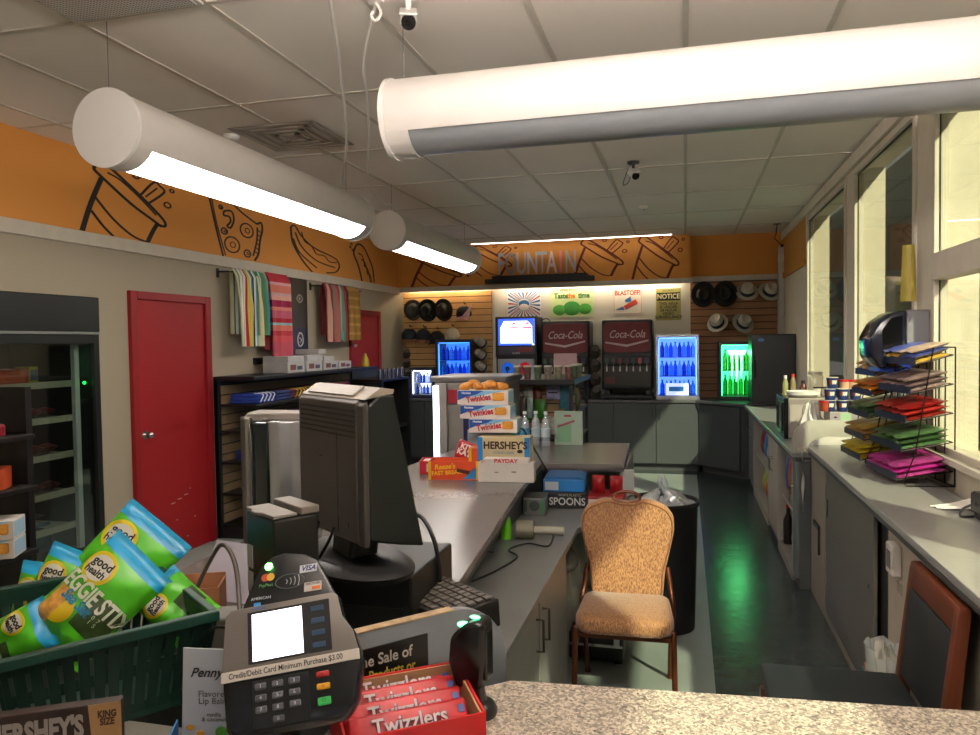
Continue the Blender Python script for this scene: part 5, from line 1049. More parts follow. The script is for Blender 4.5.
# microwave and things on it
t = thing('microwave', 'microwave oven seen from its pale side on the window counter', 'microwave', (.72, 6.02, .891))
MB().box(.03, .42, .0, .50, .01, .31, .008).ob('housing', M('#8f8781', .4, .2), t); MB().box(0, .03, .0, .50, .0, .31, .006).ob('door', BLACKG, t); MB().box(-.006, 0, .1, .45, .05, .27, .002).ob('window', M('#0f3322', .1), t); MB().cyl((-.02, .05, .05), (-.02, .05, .27), .009).ob('handle', STEEL, t); MB().box(.04, .40, -.005, .0, .05, .26, .002).ob('side_vent_panel', M('#a0978f', .5), t)
t = thing('paper_plate_stack', 'stack of white paper plates on the microwave', 'plates', (.87, 6.15, 1.202)); MB().lathe([(0, 0), (.09, 0), (.12, .02), (.12, .045), (.09, .03), (0, .03)], 28).ob('plates', M('#d9d6d0', .6), t, smooth=40)
for i, (x, y, c, cc, h_, r_, lab) in enumerate(((.77, 6.36, '#8d8f5c', '#dcdad2', .13, .022, 'greenish condiment bottle with white cap on the microwave'), (.83, 6.38, '#8a7a5a', '#c23a2a', .14, .022, 'condiment bottle with red cap on the microwave'), (.90, 6.34, '#4a1510', '#2c1a14', .09, .028, 'dark red sauce bottle on the microwave'))):
    o = thing('condiment_bottle', lab, 'bottle', (x, y, 1.202), 0, 'condiments on the microwave'); MB().lathe([(0, 0), (r_, 0), (r_, h_*.7), (r_*.5, h_), (0, h_)], 14).ob('bottle_body', M(c, .3), o, smooth=50); MB().cyl((0, 0, h_), (0, 0, h_+.025), r_*.55).ob('cap', M(cc, .4), o)
o = thing('glass_jar', 'large clear jar of napkins at the back of the microwave', 'jar', (1.0, 6.42, 1.202)); MB().lathe([(0, 0), (.055, 0), (.06, .14), (.05, .16), (0, .16)], 20).ob('jar_body', G((.97, .95, .85), .3, .35, .1), o, smooth=50); MB().cyl((0, 0, .16), (0, 0, .18), .055).ob('lid', M('#cfc9b4', .4), o)
for i, x in enumerate((.93, .99)):
    o = thing('coffee_cup', ('left', 'right')[i]+' small black-topped cup by the glass jar', 'cup', (x+.02, 6.10+.04*i+.1, 1.248 if False else 1.202), 0); o.location = (.985+.06*i, 6.24, 1.202); MB().lathe([(0, 0), (.022, 0), (.028, .06), (0, .06)], 14).ob('cup_body', M('#cfcac0', .5), o, smooth=40); MB().cyl((0, 0, .06), (0, 0, .07), .03).ob('lid', BLACK, o)
# plastic bag of goods + carton drawers + noodle cups
t = thing('clear_goods_bag', 'clear plastic bag of snacks slumped left of the cup stack', 'bag', (.86, 5.66, .891)); rumple(.10, .30, 14, .02, z0=.0).ob('bag', G((.85, .82, .80), .3, .55, .2), t, smooth=60)
t = thing('red_lid_tub', 'clear snack tub with red lid at the edge of the cup stack', 'tub', (.92, 5.58, 1.16)); t.location = (.935, 5.56, 1.148)
o = t; MB().lathe([(0, 0), (.04, 0), (.045, .06), (0, .06)], 18).ob('tub_body', M('#b05030', .4, noise=.4, scale=40), o, smooth=40); MB().cyl((0, 0, .06), (0, 0, .072), .048).ob('lid', M('#b8202a', .4), o)
t = carton('drawer_carton', 'pale grey carton of small drawers under the noodle cups', 'box', (1.05, 5.62, .891), (.19, .24, .255), '#b3aaa6', 0)
t.location = (1.045, 5.62, .891)
for i in range(4): MB().box(-.09, -.03, -.1212, -.1201, .02+.06*i, .07+.06*i).box(.04, .09, -.1212, -.1201, .02+.06*i, .07+.06*i).ob('drawer_front', M('#9c9396', .5), t); MB().prism([(-.075, .04+.06*i), (-.06, .048+.06*i), (-.045, .04+.06*i), (-.06, .034+.06*i)], 'y', -.122, -.1212).ob('finger_hole', BLACK, t)
MB().box(-.025, .035, -.1213, -.1201, .004, .25).ob('green_panel', M('#9fc49a', .5), t)
NC = [(.955, 5.50, 0, '#1d2c5c'), (1.035, 5.50, 0, '#1d2c5c'), (1.115, 5.50, 0, '#1d2c5c'), (.955, 5.50, 1, '#223468'), (1.035, 5.50, 1, '#223468'), (1.115, 5.50, 1, '#2a3a66'), (.965, 5.50, 2, '#223468')]
for i, (x, y, lv, c) in enumerate(NC):
    o = thing('noodle_cup', 'blue and white noodle cup, %s' % ('left in the bottom row', 'middle of the bottom row', 'right in the bottom row', 'left in the second row', 'middle of the second row', 'right in the second row', 'alone on the top')[i], 'noodle cup', (x-.0+.004*lv, y+.05, 1.148+.0785*lv), 0, 'noodle cups on the drawer carton')
    MB().lathe([(0, 0), (.032, 0), (.0385, .073), (0, .073)], 20).ob('cup_body', M(c, .4), o, smooth=40); MB().lathe([(0, .0735), (.040, .0735), (.040, .077), (0, .077)], 20).ob('lid', M('#d8d2c4', .4), o, smooth=40)
    MB().grid(lambda u, v: ((.0315+.0065*v)*math.sin(-.2+.9*u)*1.01, -(.0315+.0065*v)*math.cos(-.2+.9*u)*1.01, .012+.045*v), 6, 3).ob('white_label', M('#d9d5cc', .4), o, smooth=60); MB().grid(lambda u, v: ((.0315+.0065*v)*math.sin(-.75+.5*u)*1.01, -(.0315+.0065*v)*math.cos(-.75+.5*u)*1.01, .010+.05*v), 6, 3).ob('brown_picture', M('#8a4a26', .4), o, smooth=60)
for i, x in enumerate((1.045, 1.115, 1.185)):
    o = thing('red_lid_tub', 'red-lidded tub on the top row of the cup stack, %s' % ('left', 'middle', 'right')[i], 'tub', (x+.015-.02*i, 5.60, 1.304), 0, 'red-lidded tubs on the cup stack'); MB().lathe([(0, 0), (.03, 0), (.034, .045), (0, .045)], 18).ob('tub_body', M('#c9a184', .4), o, smooth=40); MB().cyl((0, 0, .045), (0, 0, .058), .036, n=20).ob('lid', M('#c4202a', .4), o)
# paper towel dispenser mounted on the pillar
t = thing('towel_dispenser', 'dark translucent paper towel dispenser mounted on the window pillar', 'dispenser', (RW-.001, 4.40, 1.47))
MB().box(-.11, -.0, -.14, .14, .05, .32, .01).ob('back_shell', M('#77787a', .4), t)
MB().prism([(-.11, .32), (-.17, .31), (-.24, .26), (-.28, .18), (-.275, .08), (-.235, .02), (-.20, .02), (-.19, .05), (-.11, .05)], 'y', -.14, .14, .012).ob('cover', M('#1c2030', .18, noise=.05), t, smooth=50)
for v in t.children[-1].data.vertices: v.co.y, v.co.x = v.co.y, v.co.x
MB().prism([(-.13, .29), (-.18, .28), (-.225, .22), (-.22, .10), (-.18, .07), (-.13, .08)], 'y', -.143, -.139, .001).ob('window', M('#0a0a0c', .1), t); MB().box(-.235, -.13, -.10, .10, -.0, .025, .006).ob('towel_slot', M('#2f4fb0', .3), t); MB().cyl((-.02, -.143, .12), (-.02, -.14, .12), .008).ob('lock', CHROME, t)
# yellow cloth at pillar
t = thing('yellow_tag', 'yellow plastic strip hanging on the pillar above the towel dispenser', 'strip', (RW-.06, 4.44, 1.84), 52); MB().grid(lambda u, v: (.006*math.sin(7*u), .06*(u-.5)*(1+.35*(1-v)), .30*v), 8, 8).grid(lambda u, v: (.004+.006*math.sin(7*u), .06*(u-.5)*(1+.35*(1-v)), .30*v), 8, 8).ob('strip', M('#a8962e', .5), t, smooth=60)
# candy racks: two wire towers, their open fronts turned to the room
def wire_tower(lab, loc, rz, w, zs, h, colours, who):
    t = thing('wire_rack', lab, 'rack', loc, rz, 'wire candy racks'); m = M('#1c1512', .4, .5); r = .0034; y1 = .095
    for s_ in (-1, 1):
        x = s_*w/2
        MB().tube([(x, y1, .004), (x, y1, h), (x, -.0, h), (x, -.075, .16), (x, -.115, .05), (x, -.13, .02), (x, -.115, .004), (x, y1, .004)], r, n=6).ob('side_frame', m, t, smooth=60)
    for x in (-w/4, 0, w/4): MB().tube([(x, y1, .004), (x, y1, h)], r, n=6).ob('back_wire', m, t, smooth=60)
    MB().tube([(-w/2, y1, h), (w/2, y1, h)], r, n=6).tube([(-w/2, y1, .004), (w/2, y1, .004)], r, n=6).ob('cross_wire', m, t, smooth=60)
    c, s2 = math.cos(R(rz)), math.sin(R(rz)); rr = random.Random(len(lab))
    words = ('lowest', 'second', 'middle', 'fourth', 'top')
    for k, z in enumerate(zs):
        f = -.155+.02*k; tl = .045
        MB().tube([(-w/2, f, z), (w/2, f, z), (w/2, y1-.01, z+tl), (-w/2, y1-.01, z+tl)], r, n=6, closed=True).ob('wire_shelf', m, t, smooth=60)
        for x in (-w/4, 0, w/4): MB().tube([(x, f, z), (x, y1-.01, z+tl)], r*.8, n=6).ob('shelf_wire', m, t, smooth=60)
        MB().box(-w/2, w/2, f-.004, f-.001, z-.002, z+.032).ob('shelf_lip', M('#1a2436', .35), t)
        cols, word = colours[k]; n = 3; dd = (y1-.02)-f; a = math.atan2(tl, y1-.01-f)
        for col_i in range(2):
            for lv in range(n):
                hx = w/2-.008; lx = (-.5+col_i)*hx+rr.uniform(-.004, .004); ly = f+dd/2; zz = z+tl/2+.008+.0245*lv
                X, Y = loc[0]+lx*c-ly*s2, loc[1]+lx*s2+ly*c
                g = MB(); q = 12; hh2 = dd*1.04
                def fn(sg):
                    def ff(u, v):
                        x = (u-.5)*2; y = (v-.5)*2; b = max(0, 1-x**4)**.5*max(0, 1-y**4)**.5
                        return (x*hx*.52, y*hh2/2, sg*(.0115*b*(1+.15*math.sin(7*x+5*y+lv)))+.004*math.sin(6*x+lv)*(1-b))
                    return ff
                g.grid(fn(1), q, q).grid(fn(-1), q, q)
                o = g.ob('candy_bag', M(cols[(lv+col_i) % len(cols)], .32, noise=.35, scale=38), None, (X, Y, loc[2]+zz), Euler((a, 0, R(rz+rr.uniform(-3, 3)))), smooth=60)
                tag(o, '%s candy bag, %s of the %s stack, %s shelf, %s wire rack' % (word, ('bottom', 'middle', 'top')[lv], ('far', 'near')[1-col_i], words[k], who), 'candy bag', 'bags of candy in the wire racks')
    return t
wire_tower('black wire candy rack standing farther away, with yellow bags at its foot', (1.065, 4.66, NZ), -86, .37, [.03, .14, .26, .38, .49], .53, [(['#b3a01c', '#a8921a'], 'yellow'), (['#8a6a3a', '#a8843a'], 'tan'), (['#35502c', '#56704a'], 'green'), (['#c9601c', '#7a4a28', '#c98a2a'], 'orange'), (['#d09a5a', '#d8b088'], 'pale orange')], 'far')
wire_tower('black wire candy rack nearest the camera, with pink bags at its foot', (1.09, 4.08, NZ), -84, .41, [.03, .165, .30, .435, .57], .65, [(['#a82a80', '#9c3a78'], 'pink'), (['#3a5230', '#4a6a40'], 'green'), (['#8a1a18', '#7a2018', '#a83028'], 'dark red'), (['#7a6664', '#8a7672'], 'greyish'), (['#d8b098', '#c9a040', '#5060b0'], 'bright')], 'near')
# receipt and handset
t = thing('paper_slip', 'white curled paper slip on the near worktop', 'paper', (1.07, 3.44, NZ+.001), 10); MB().grid(lambda u, v: (-.09+.18*u, (-.11+.17*v)*(.35+.65*u), .002+.022*u*u+.004*math.sin(6*v)), 12, 6).grid(lambda u, v: (-.09+.18*u, (-.11+.17*v)*(.35+.65*u), .003+.022*u*u+.004*math.sin(6*v)), 12, 6).ob('paper', PAPER, t, smooth=60)
t = thing('black_headset', 'black looped gadget at the right edge of the near worktop', 'electronics', (1.10, 3.22, NZ+.001)); MB().box(-.03, .07, -.06, .06, .02, .10, .012).tube([(-.03, 0, .06), (-.07, 0, .04), (-.08, .0, .01), (-.03, .02, .006)], .005, smooth=4).box(-.02, .06, -.04, .04, 0, .02).ob('housing', BLACK, t)
# wooden chair facing left
t = thing('wooden_chair', 'orange-brown wooden chair with black padded back at the bottom right', 'chair', (.515, 2.60, 0), 90)
WD = M('#5c2b16', .45, noise=.15, scale=8); PAD = M('#161c1f', .6, noise=.05)
# local: front = -x? (rotz 90: local -y -> +x ; local +y -> -x)
w2 = .215
MB().prism([(-w2, .26), (w2, .26), (w2+.01, -.19), (-w2-.01, -.19)], 'z', .44, .495, .015).ob('seat', PAD, t, smooth=40)
MB().box(-w2+.01, w2-.01, -.18, .24, .385, .44, .004).ob('seat_frame', WD, t)
def bk(z): return -.205-(z-.45)*.10
for s_ in (-1, 1):
    x = s_*(w2+.005)
    MB().prism([(bk(.0)-.03+.0, 0), (bk(0)+.01, 0), (bk(.45)+.025, .45), (bk(.87)+.018, .87), (bk(.87)-.018, .875), (bk(.45)-.02, .45)], 'x', x-.02, x+.02, .006).ob('leg', WD, t, smooth=40)
    MB().prism([(.235, 0), (.26, 0), (.26, .40), (.215, .40)], 'x', x-.02, x+.02, .005).ob('leg', WD, t, smooth=40)
MB().prism([(bk(.80)-.017, .80), (bk(.80)+.017, .80), (bk(.885)+.017, .885), (bk(.885)-.017, .885)], 'x', -w2-.024, w2+.024, .008).ob('top_rail', WD, t, smooth=40)
MB().prism([(bk(.5)-.02, .5), (bk(.5)+.022, .5), (bk(.80)+.022, .80), (bk(.80)-.02, .80)], 'x', -w2+.012, w2-.012, .008).ob('back_pad', PAD, t, smooth=40)
# ================================================================ checkout in the foreground
gm = bpy.data.materials.new('granite'); gm.use_nodes = True; nt = gm.node_tree; pb = nt.nodes['Principled BSDF']; pb.inputs['Roughness'].default_value = .28
tc = nt.nodes.new('ShaderNodeTexCoord'); v1 = nt.nodes.new('ShaderNodeTexVoronoi'); v1.inputs['Scale'].default_value = 190; v2 = nt.nodes.new('ShaderNodeTexNoise'); v2.inputs['Scale'].default_value = 95; v2.inputs['Detail'].default_value = 3
rp = nt.nodes.new('ShaderNodeValToRGB'); rp.color_ramp.interpolation = 'CONSTANT'; e = rp.color_ramp.elements
cols = [(0, '#5f5850'), (.28, '#8f867b'), (.42, '#b5aa9b'), (.55, '#d8cfc0'), (.72, '#9a8f84'), (.86, '#cfc4b4')]
e[0].color = (*lin(cols[0][1]), 1); e[1].position = cols[1][0]; e[1].color = (*lin(cols[1][1]), 1)
for p, c in cols[2:]: x = e.new(p); x.color = (*lin(c), 1)
ad = nt.nodes.new('ShaderNodeMath'); ad.operation = 'MULTIPLY_ADD'; ad.inputs[1].default_value = .55; sx_ = nt.nodes.new('ShaderNodeSeparateColor')
nt.links.new(tc.outputs['Object'], v1.inputs['Vector']); nt.links.new(tc.outputs['Object'], v2.inputs['Vector']); nt.links.new(v1.outputs['Color'], sx_.inputs[0]); nt.links.new(sx_.outputs[0], ad.inputs[0])
m2 = nt.nodes.new('ShaderNodeMath'); m2.operation = 'MULTIPLY'; m2.inputs[1].default_value = .5; nt.links.new(v2.outputs[0], m2.inputs[0]); nt.links.new(m2.outputs[0], ad.inputs[2]); nt.links.new(ad.outputs[0], rp.inputs[0]); nt.links.new(rp.outputs[0], pb.inputs['Base Color'])
t = thing('granite_counter', 'speckled beige and grey granite checkout counter across the bottom of the picture', 'counter', (0, 0, 0))
MB().prism([(.74, .25), (.74, 1.545), (-.345, 1.46), (-.62, 1.235), (-.62, .25)], 'z', .935, .97, .004).ob('top_surface', gm, t)
MB().box(-.58, .70, .35, 1.15, 0, .935).ob('counter_base', M('#4c4a47', .6), t)
t = thing('side_counter', 'grey laminate side counter under the green basket', 'worktop', (0, 0, 0))
MB().prism([(-.622, .25), (-.622, 1.23), (-1.63, 1.23), (-2.0, .9), (-2.0, .25)], 'z', IZ-.035, IZ-.001, .003).ob('top_surface', M('#77756f', .4), t); MB().box(-1.9, -.70, .35, 1.1, 0, IZ-.035).ob('counter_base', M('#4c4a47', .6), t)
# partition with rounded end and tobacco sign
t = thing('steel_partition', 'blue-grey counter partition with rounded end carrying the tobacco sign', 'divider', (-.694, 1.215, 0), 48)
pl = .47; pts = [(0, .89), (0, 1.10), (pl-.13, 1.10)]+[(pl-.13+.13*math.sin(a*PI/20), 1.10-.13+.13*math.cos(a*PI/20)) for a in range(1, 11)]+[(pl, .89)]
MB().prism(pts, 'y', 0, .022, .002).ob('panel', M('#757c83', .45, noise=.03), t, smooth=30)
MB().box(.0, pl-.13, -.001, .023, 1.0995, 1.1025, .001).ob('worn_edge', M('#b09a7a', .7, noise=.3, scale=40), t)
MB().cyl((pl-.06, -.001, 1.07), (pl-.06, .001, 1.07), .004).ob('screw', M('#4f5458', .5), t)
t = thing('tobacco_sign', 'black sign with white and yellow letters on the blue-grey partition', 'sign', (-.694, 1.215, 0), 48)
MB().box(.02, .275, -.004, -.0005, .965, 1.068, .001).ob('sign_plate', M('#0d0d0e', .35), t)
text('The Sale of', .031, M('#c9c7bd', .5), t, (.175, -.0045, 1.042), (90, 0, 0), bold=.0004, sx=.9); text('Tobacco Products or', .029, M('#b9a82a', .5), t, (.155, -.0045, 1.012), (90, 0, 0), bold=.0004, sx=.72)
# cash drawer, keyboard
t = thing('cash_drawer', 'plain black cash drawer box under the angled monitor', 'cash drawer', (-.83, 1.86, IZ+.001), 0); MB().box(-.22, .185, -.17, .16, 0, .165, .006).ob('housing', M('#0f1110', .4), t); MB().box(-.21, .165, -.174, -.17, .01, .09, .002).ob('drawer', M('#0c0e0d', .4), t)
t = thing('keyboard', 'black keyboard with grey keys beside the cash drawer', 'keyboard', (-.58, 1.83, IZ+.012), -40)
t.rotation_euler = (R(4), 0, R(-38)); t.location = (-.625, 1.83, IZ+.078)
MB().box(-.085, .15, -.085, .085, -.062, .008, .004).ob('keyboard_base', M('#151413', .5), t)
KC = M('#4a4540', .5)
for r_ in range(6):
    mb = MB()
    for c in range(9): mb.box(-.078+c*.0245, -.078+c*.0245+.020, -.075+r_*.0255, -.075+r_*.0255+.0205, .008, .015, .002)
    tag(mb.ob('key_row', KC, t), kind='stuff')
# angled monitor seen from behind
t = thing('point_of_sale_monitor', 'large grey and black angled monitor seen from behind on a dark base', 'monitor', (-.872, 1.725, 1.087), -37.7)
w2 = .178
sh = MB().prism([(0, .155), (.0, .478), (.045, .508), (.085, .500), (.165, .12), (.10, .13)], 'x', w2-.004, w2+.0, .003)
BEZ = M('#0d1413', .4, noise=.03)
MB().prism([(.014, .147), (.014, .470), (.05, .497), (.088, .492), (.165, .112), (.10, .125)], 'x', -w2, w2, .006).ob('screen_housing', BEZ, t)
RM = bpy.data.materials.new('slotted_plastic'); RM.use_nodes = True; q = RM.node_tree; pb = q.nodes['Principled BSDF']; pb.inputs['Base Color'].default_value = (*lin('#4c4743'), 1); pb.inputs['Roughness'].default_value = .4; pb.inputs['Metallic'].default_value = .2
MB().prism([(-.002, .138), (-.002, .474), (.012, .486), (.016, .480), (.013, .138)], 'x', -w2-.002, w2-.03, .003).ob('rear_cover', RM, t)
MB().prism([(-.001, .136), (-.001, .47), (.012, .482), (.016, .47), (.014, .136)], 'x', w2-.030, w2+.002, .003).ob('rear_side_cover', M('#403d3a', .4, .2), t)
sb = MB()
for k in range(6):
    for j in range(26): x = -w2+.012+j*.0122; sb.box(x, x+.008, -.0035, -.0015, .455-k*.0125, .4595-k*.0125)
tag(sb.ob('vent_slots', M('#1c1a18', .6), t), kind='stuff')
MB().prism([(.006, .4845), (.05, .512), (.088, .506), (.085, .495)], 'x', -w2, w2, .002).ob('top_cover', M('#8f857a', .4, .2), t)
MB().prism([(.012, .4905), (.046, .5115), (.045, .5138), (.011, .4928)], 'x', -w2+.03, w2-.07).ob('top_label', M('#7d746a', .4), t)
MB().box(-.05, .05, -.003, -.0005, .19, .38).ob('rear_door', M('#4f4a46', .4, .2), t); MB().box(.045, .047, -.0036, -.0005, .15, .40).box(.1, .104, -.0036, -.0005, .17, .185).box(-.05, -.035, -.004, -.002, .33, .335).ob('seam', BLACK, t)
MB().prism([(.02, .02), (.10, .02), (.12, .17), (.04, .17)], 'x', -.05, .06, .01).ob('neck', M('#1d2220', .4), t)
MB().lathe([(0, 0), (.195, 0), (.20, .014), (.17, .03), (0, .036)], 36, c=(0.02, .06, 0), sy=.62).ob('base', M('#191a1b', .35), t, smooth=40)
MB().tube([(-.06, -.005, .16), (-.07, -.02, .10), (-.10, -.04, .05), (-.20, -.05, .0)], .004, smooth=5).tube([(.03, -.005, .16), (.02, -.02, .12), (-.02, -.05, .04)], .004, smooth=5).ob('cable', BLACK, t)
for ch in t.children:
    if not ch.name.startswith(('base', 'neck')): ch.location.z -= .048
cable('thick black cable arching from the monitor over the island edge', [(-.745, 1.93, 1.185), (-.70, 1.92, 1.18), (-.66, 1.90, 1.13), (-.640, 1.89, 1.05), (-.645, 1.90, .97), (-.648, 1.95, .90)], .006)
# second silver terminal behind
t = thing('silver_terminal', 'tall silver and glossy black terminal standing behind the black printer', 'terminal', (-1.36, 2.32, IZ+.001), 14)
MB().prism([(-.13, -.02), (-.10, -.06), (-.085, -.06), (-.085, .10), (-.13, .10)], 'z', 0, .49, .006).ob('left_frame', M('#6f6b66', .35, .4), t)
MB().prism([(-.085, -.055), (-.02, -.075), (-.02, .09), (-.085, .09)], 'z', .0, .475, .006).ob('glossy_panel', M('#10181a', .08, noise=0), t)
MB().prism([(-.02, -.07), (.02, -.078), (.06, -.068), (.095, -.04), (.115, .0), (.12, .09), (-.02, .09)], 'z', 0, .478, .006).ob('curved_cover', M('#9c9da0', .25, .7), t, smooth=50)
MB().prism([(-.13, .47), (-.10, .505), (.12, .50), (.12, .48), (-.09, .475)], 'y', -.03, .09, .004).ob('top_cap', M('#8f8982', .35, .4), t)
MB().tube([(-.085, -.062, .47), (-.078, -.066, .40), (-.08, -.064, .2), (-.082, -.062, .05)], .004, smooth=4).ob('chrome_edge', CHROME, t); MB().box(-.1315, -.1305, .0, .05, .22, .32).ob('white_label', M('#8f8b84', .5), t)
# slip printer
t = thing('slip_printer', 'black upright slip printer with a grey stepped top beside the monitor', 'printer', (-.955, 1.60, IZ+.001), -34)
MB().box(-.065, .085, -.045, .07, 0, .335, .006).ob('housing', M('#131413', .35), t); MB().prism([(-.065, -.045), (-.03, -.045), (-.012, -.056), (.012, -.056), (.03, -.045), (.085, -.045), (.085, .015), (-.065, .015)], 'z', .336, .344, .002).ob('front_lid', M('#6d675f', .45), t)
MB().box(-.065, .085, .025, .072, .336, .354, .003).ob('rear_lid', M('#6d675f', .45), t); MB().box(-.0662, -.0651, -.03, .03, .17, .26).ob('white_label', M('#8a8784', .5), t); MB().box(-.060, -.03, -.0465, -.0452, .20, .255).box(-.060, -.03, -.0465, -.0452, .14, .19).ob('spec_label', M('#a3a09c', .5), t)
cable('grey looped cable rising behind the card reader', [(-1.13, 1.45, .94), (-1.12, 1.50, 1.06), (-1.07, 1.52, 1.17), (-1.02, 1.49, 1.20), (-.96, 1.44, 1.17), (-.90, 1.36, 1.10), (-.86, 1.30, 1.02)], .005, '#4c4640')
cable('thin black cable between the basket and the card reader', [(-1.02, 1.35, .94), (-.98, 1.33, 1.03), (-.92, 1.29, 1.09), (-.84, 1.24, 1.12), (-.76, 1.24, 1.13)], .003)
cable('second black cable looping behind the card terminal', [(-.98, 1.30, .94), (-.93, 1.27, 1.02), (-.86, 1.22, 1.06), (-.78, 1.20, 1.04), (-.74, 1.22, .97)], .004)
t = thing('white_paper', 'loose white sheets leaning behind the slip printer', 'paper', (-1.22, 1.84, IZ+.001), 12); MB().box(-.12, .10, 0, .003, 0, .17, T=TR((0, 0, .01), (-35, 8, 0))).ob('sheet', M('#a9a6b4', .6), t); MB().box(-.02, .22, .0, .003, 0, .16, T=TR((.12, .08, .01), (-50, -10, 0))).ob('sheet', M('#8f8796', .6), t)
t = thing('open_carton', 'small open cardboard carton between the basket and the printer', 'box', (-1.19, 1.62, IZ+.001), 25)
MB().box(-.06, .06, -.05, -.046, 0, .14).box(-.06, .06, .046, .05, 0, .15).box(-.06, -.056, -.046, .046, 0, .14).box(.056, .06, -.046, .046, 0, .14).box(-.056, .056, -.046, .046, 0, .004).ob('box_body', M('#a8714f', .7), t)
t = thing('grey_block', 'grey plastic adapter block behind the basket rim', 'electronics', (-1.02, 1.47, IZ+.001), 20); MB().box(-.09, .08, -.04, .05, 0, .13, .006).ob('housing', M('#5d5a52', .5), t)
# ---- card reader and terminal
t = thing('contactless_reader', 'dark contactless card reader with a green light above the payment terminal', 'card reader', (-.706, 1.20, 1.225), rot=(R(50.5), R(-8), R(13.5)))
t.scale = (1.22, 1.22, 1.22)
def rpoly(pts, z0, z1, bev): return MB().prism(pts, 'z', z0, z1, bev)
NF = [(-.060, -.052), (.085, -.052), (.088, -.042), (.052, .030), (.030, .044), (-.0, .050), (-.020, .046), (-.036, .034), (-.062, -.040)]
rpoly(NF, -.02, 0, .004).ob('housing', M('#14161a', .3), t, smooth=40)
MB().sph((-.022, .030, .001), (.006, .006, .003), 12).ob('indicator_light', M('#30ff40', .4, noise=0, emit=14, ecol=(.15, 1, .12)), t)
MB().box(.026, .052, .012, .024, .0005, .0012).ob('visa_label', M('#d9dde6', .5), t); text('VISA', .011, M('#1b2a6b', .5), t, (.039, .018, .0014), (0, 0, 0), shear=.3, bold=.0002)
MB().box(.034, .060, -.018, -.004, .0005, .0012).ob('white_label', M('#cfc9c4', .5), t); MB().box(.046, .058, -.016, -.011, .0012, .0015).ob('orange_mark', M('#d8702a', .5), t); text('DISCOVER', .0045, BLACK, t, (.047, -.007, .0014), (0, 0, 0))
MB().cyl((-.026, .013, .0005), (-.026, .013, .0012), .006, n=14).ob('red_circle', M('#b8452a', .5), t); MB().cyl((-.018, .013, .0005), (-.018, .013, .0013), .006, n=14).ob('yellow_circle', M('#c9a03a', .5), t); text('PayPass', .007, M('#4a8a4a', .5), t, (-.024, .001, .001), (0, 0, 0))
text('AMERICAN', .006, M('#b9c4cc', .5), t, (-.03, -.018, .001), (0, 0, 0)); MB().box(-.040, -.030, -.034, -.024, .0005, .0012).ob('blue_mark', M('#2f86c9', .5), t)
wv = MB()
for k in range(4): wv.tube([(.004+.006*k+.004*math.cos(a), .002+(.004+.002*k)*math.sin(a), .001) for a in (-1, -.5, 0, .5, 1)], .0006, n=5)
wv.ob('contactless_symbol', M('#aeb4b8', .5), t); MB().tube([(.012+.022*math.cos(a*PI/10), .002+.011*math.sin(a*PI/10), .001) for a in range(20)], .0006, n=5, closed=True).ob('oval', M('#5a5f66', .5), t)
text('VERIFONE', .004, M('#7b8086', .5), t, (.012, -.042, .001), (0, 0, 0))
t = thing('payment_terminal', 'grey and black card payment terminal with a glowing white screen and keypad', 'card terminal', (-.612, 1.06, 1.148), rot=(R(60), R(-9), R(17)))
t.scale = (1.06, 1.06, 1.06)
TB = [(-.085, -.092), (.075, -.092), (.095, -.07), (.108, -.01), (.098, .03), (.083, .055), (.078, .090), (.070, .094), (-.088, .094), (-.098, .086), (-.105, .0), (-.104, -.02), (-.1, -.07)]
rpoly(TB, -.035, 0, .008).ob('housing', M('#0d1118', .22, noise=.03), t, smooth=40)
TG = [(-.103, .002), (.104, .002), (.098, .03), (.083, .055), (.078, .088), (.068, .0925), (-.087, .0925), (-.0965, .084)]
rpoly(TG, .0, .004, .0015).ob('face_plate', M('#6b6763', .45, .2), t, smooth=40)
MB().box(-.062, .065, .008, .084, .004, .0052, .0005).ob('display_frame', M('#0b0c10', .6), t)
MB().box(-.055, .022, .011, .080, .0052, .0058).ob('screen', M('#ffffff', .4, noise=0, emit=2.6, ecol=(.9, .92, 1)), t)
for k in range(4): MB().box(.036, .056, .068-.018*k, .076-.018*k, .0052, .0066, .0008).ob('soft_key', M('#1d3a58', .4), t)
MB().box(-.1035, .1045, -.012, .003, .0002, .0048, .0005).ob('price_strip', M('#cfcac4', .5), t)
text('Credit/Debit Card Minimum Purchase $3.00', .0115, M('#2a2a2e', .5), t, (-.006, -.0045, .005), (0, 0, 0), bold=.0001, sx=.83)
MB().box(-.058, .0265, -.082, -.016, .0002, .0016, .0006).ob('keypad_plate', M('#10131a', .3), t)
kk = [(-.045, -.025), (-.020, -.025), (.005, -.025), (-.045, -.041), (-.020, -.041), (.005, -.041), (-.045, -.057), (-.020, -.057), (.005, -.057), (-.020, -.073)]
for i, (x, y) in enumerate(kk):
    k_ = MB().box(x-.0085, x+.0085, y-.0048, y+.0048, .0014, .0042, .002).ob('key', M('#4b4e58', .4), t); text('1234567890'[i], .007, M('#b9bcc4', .5), k_, (x, y, .0043), (0, 0, 0))
for y, c, s_ in ((-.024, '#9c1a1e', 'X'), (-.041, '#d9a02a', '<'), (-.060, '#2a9a4a', 'O')):
    k_ = MB().box(.038, .058, y-(.0045 if c != '#2a9a4a' else .007), y+.0045, .0014, .0046, .002).ob('key', M(c, .4), t); text(s_, .007, M('#3a2a20', .5), k_, (.048, y, .0048), (0, 0, 0))
text('VeriFone', .006, M('#2a5a9a', .4), t, (-.045, .088, .0042), (0, 0, 0))
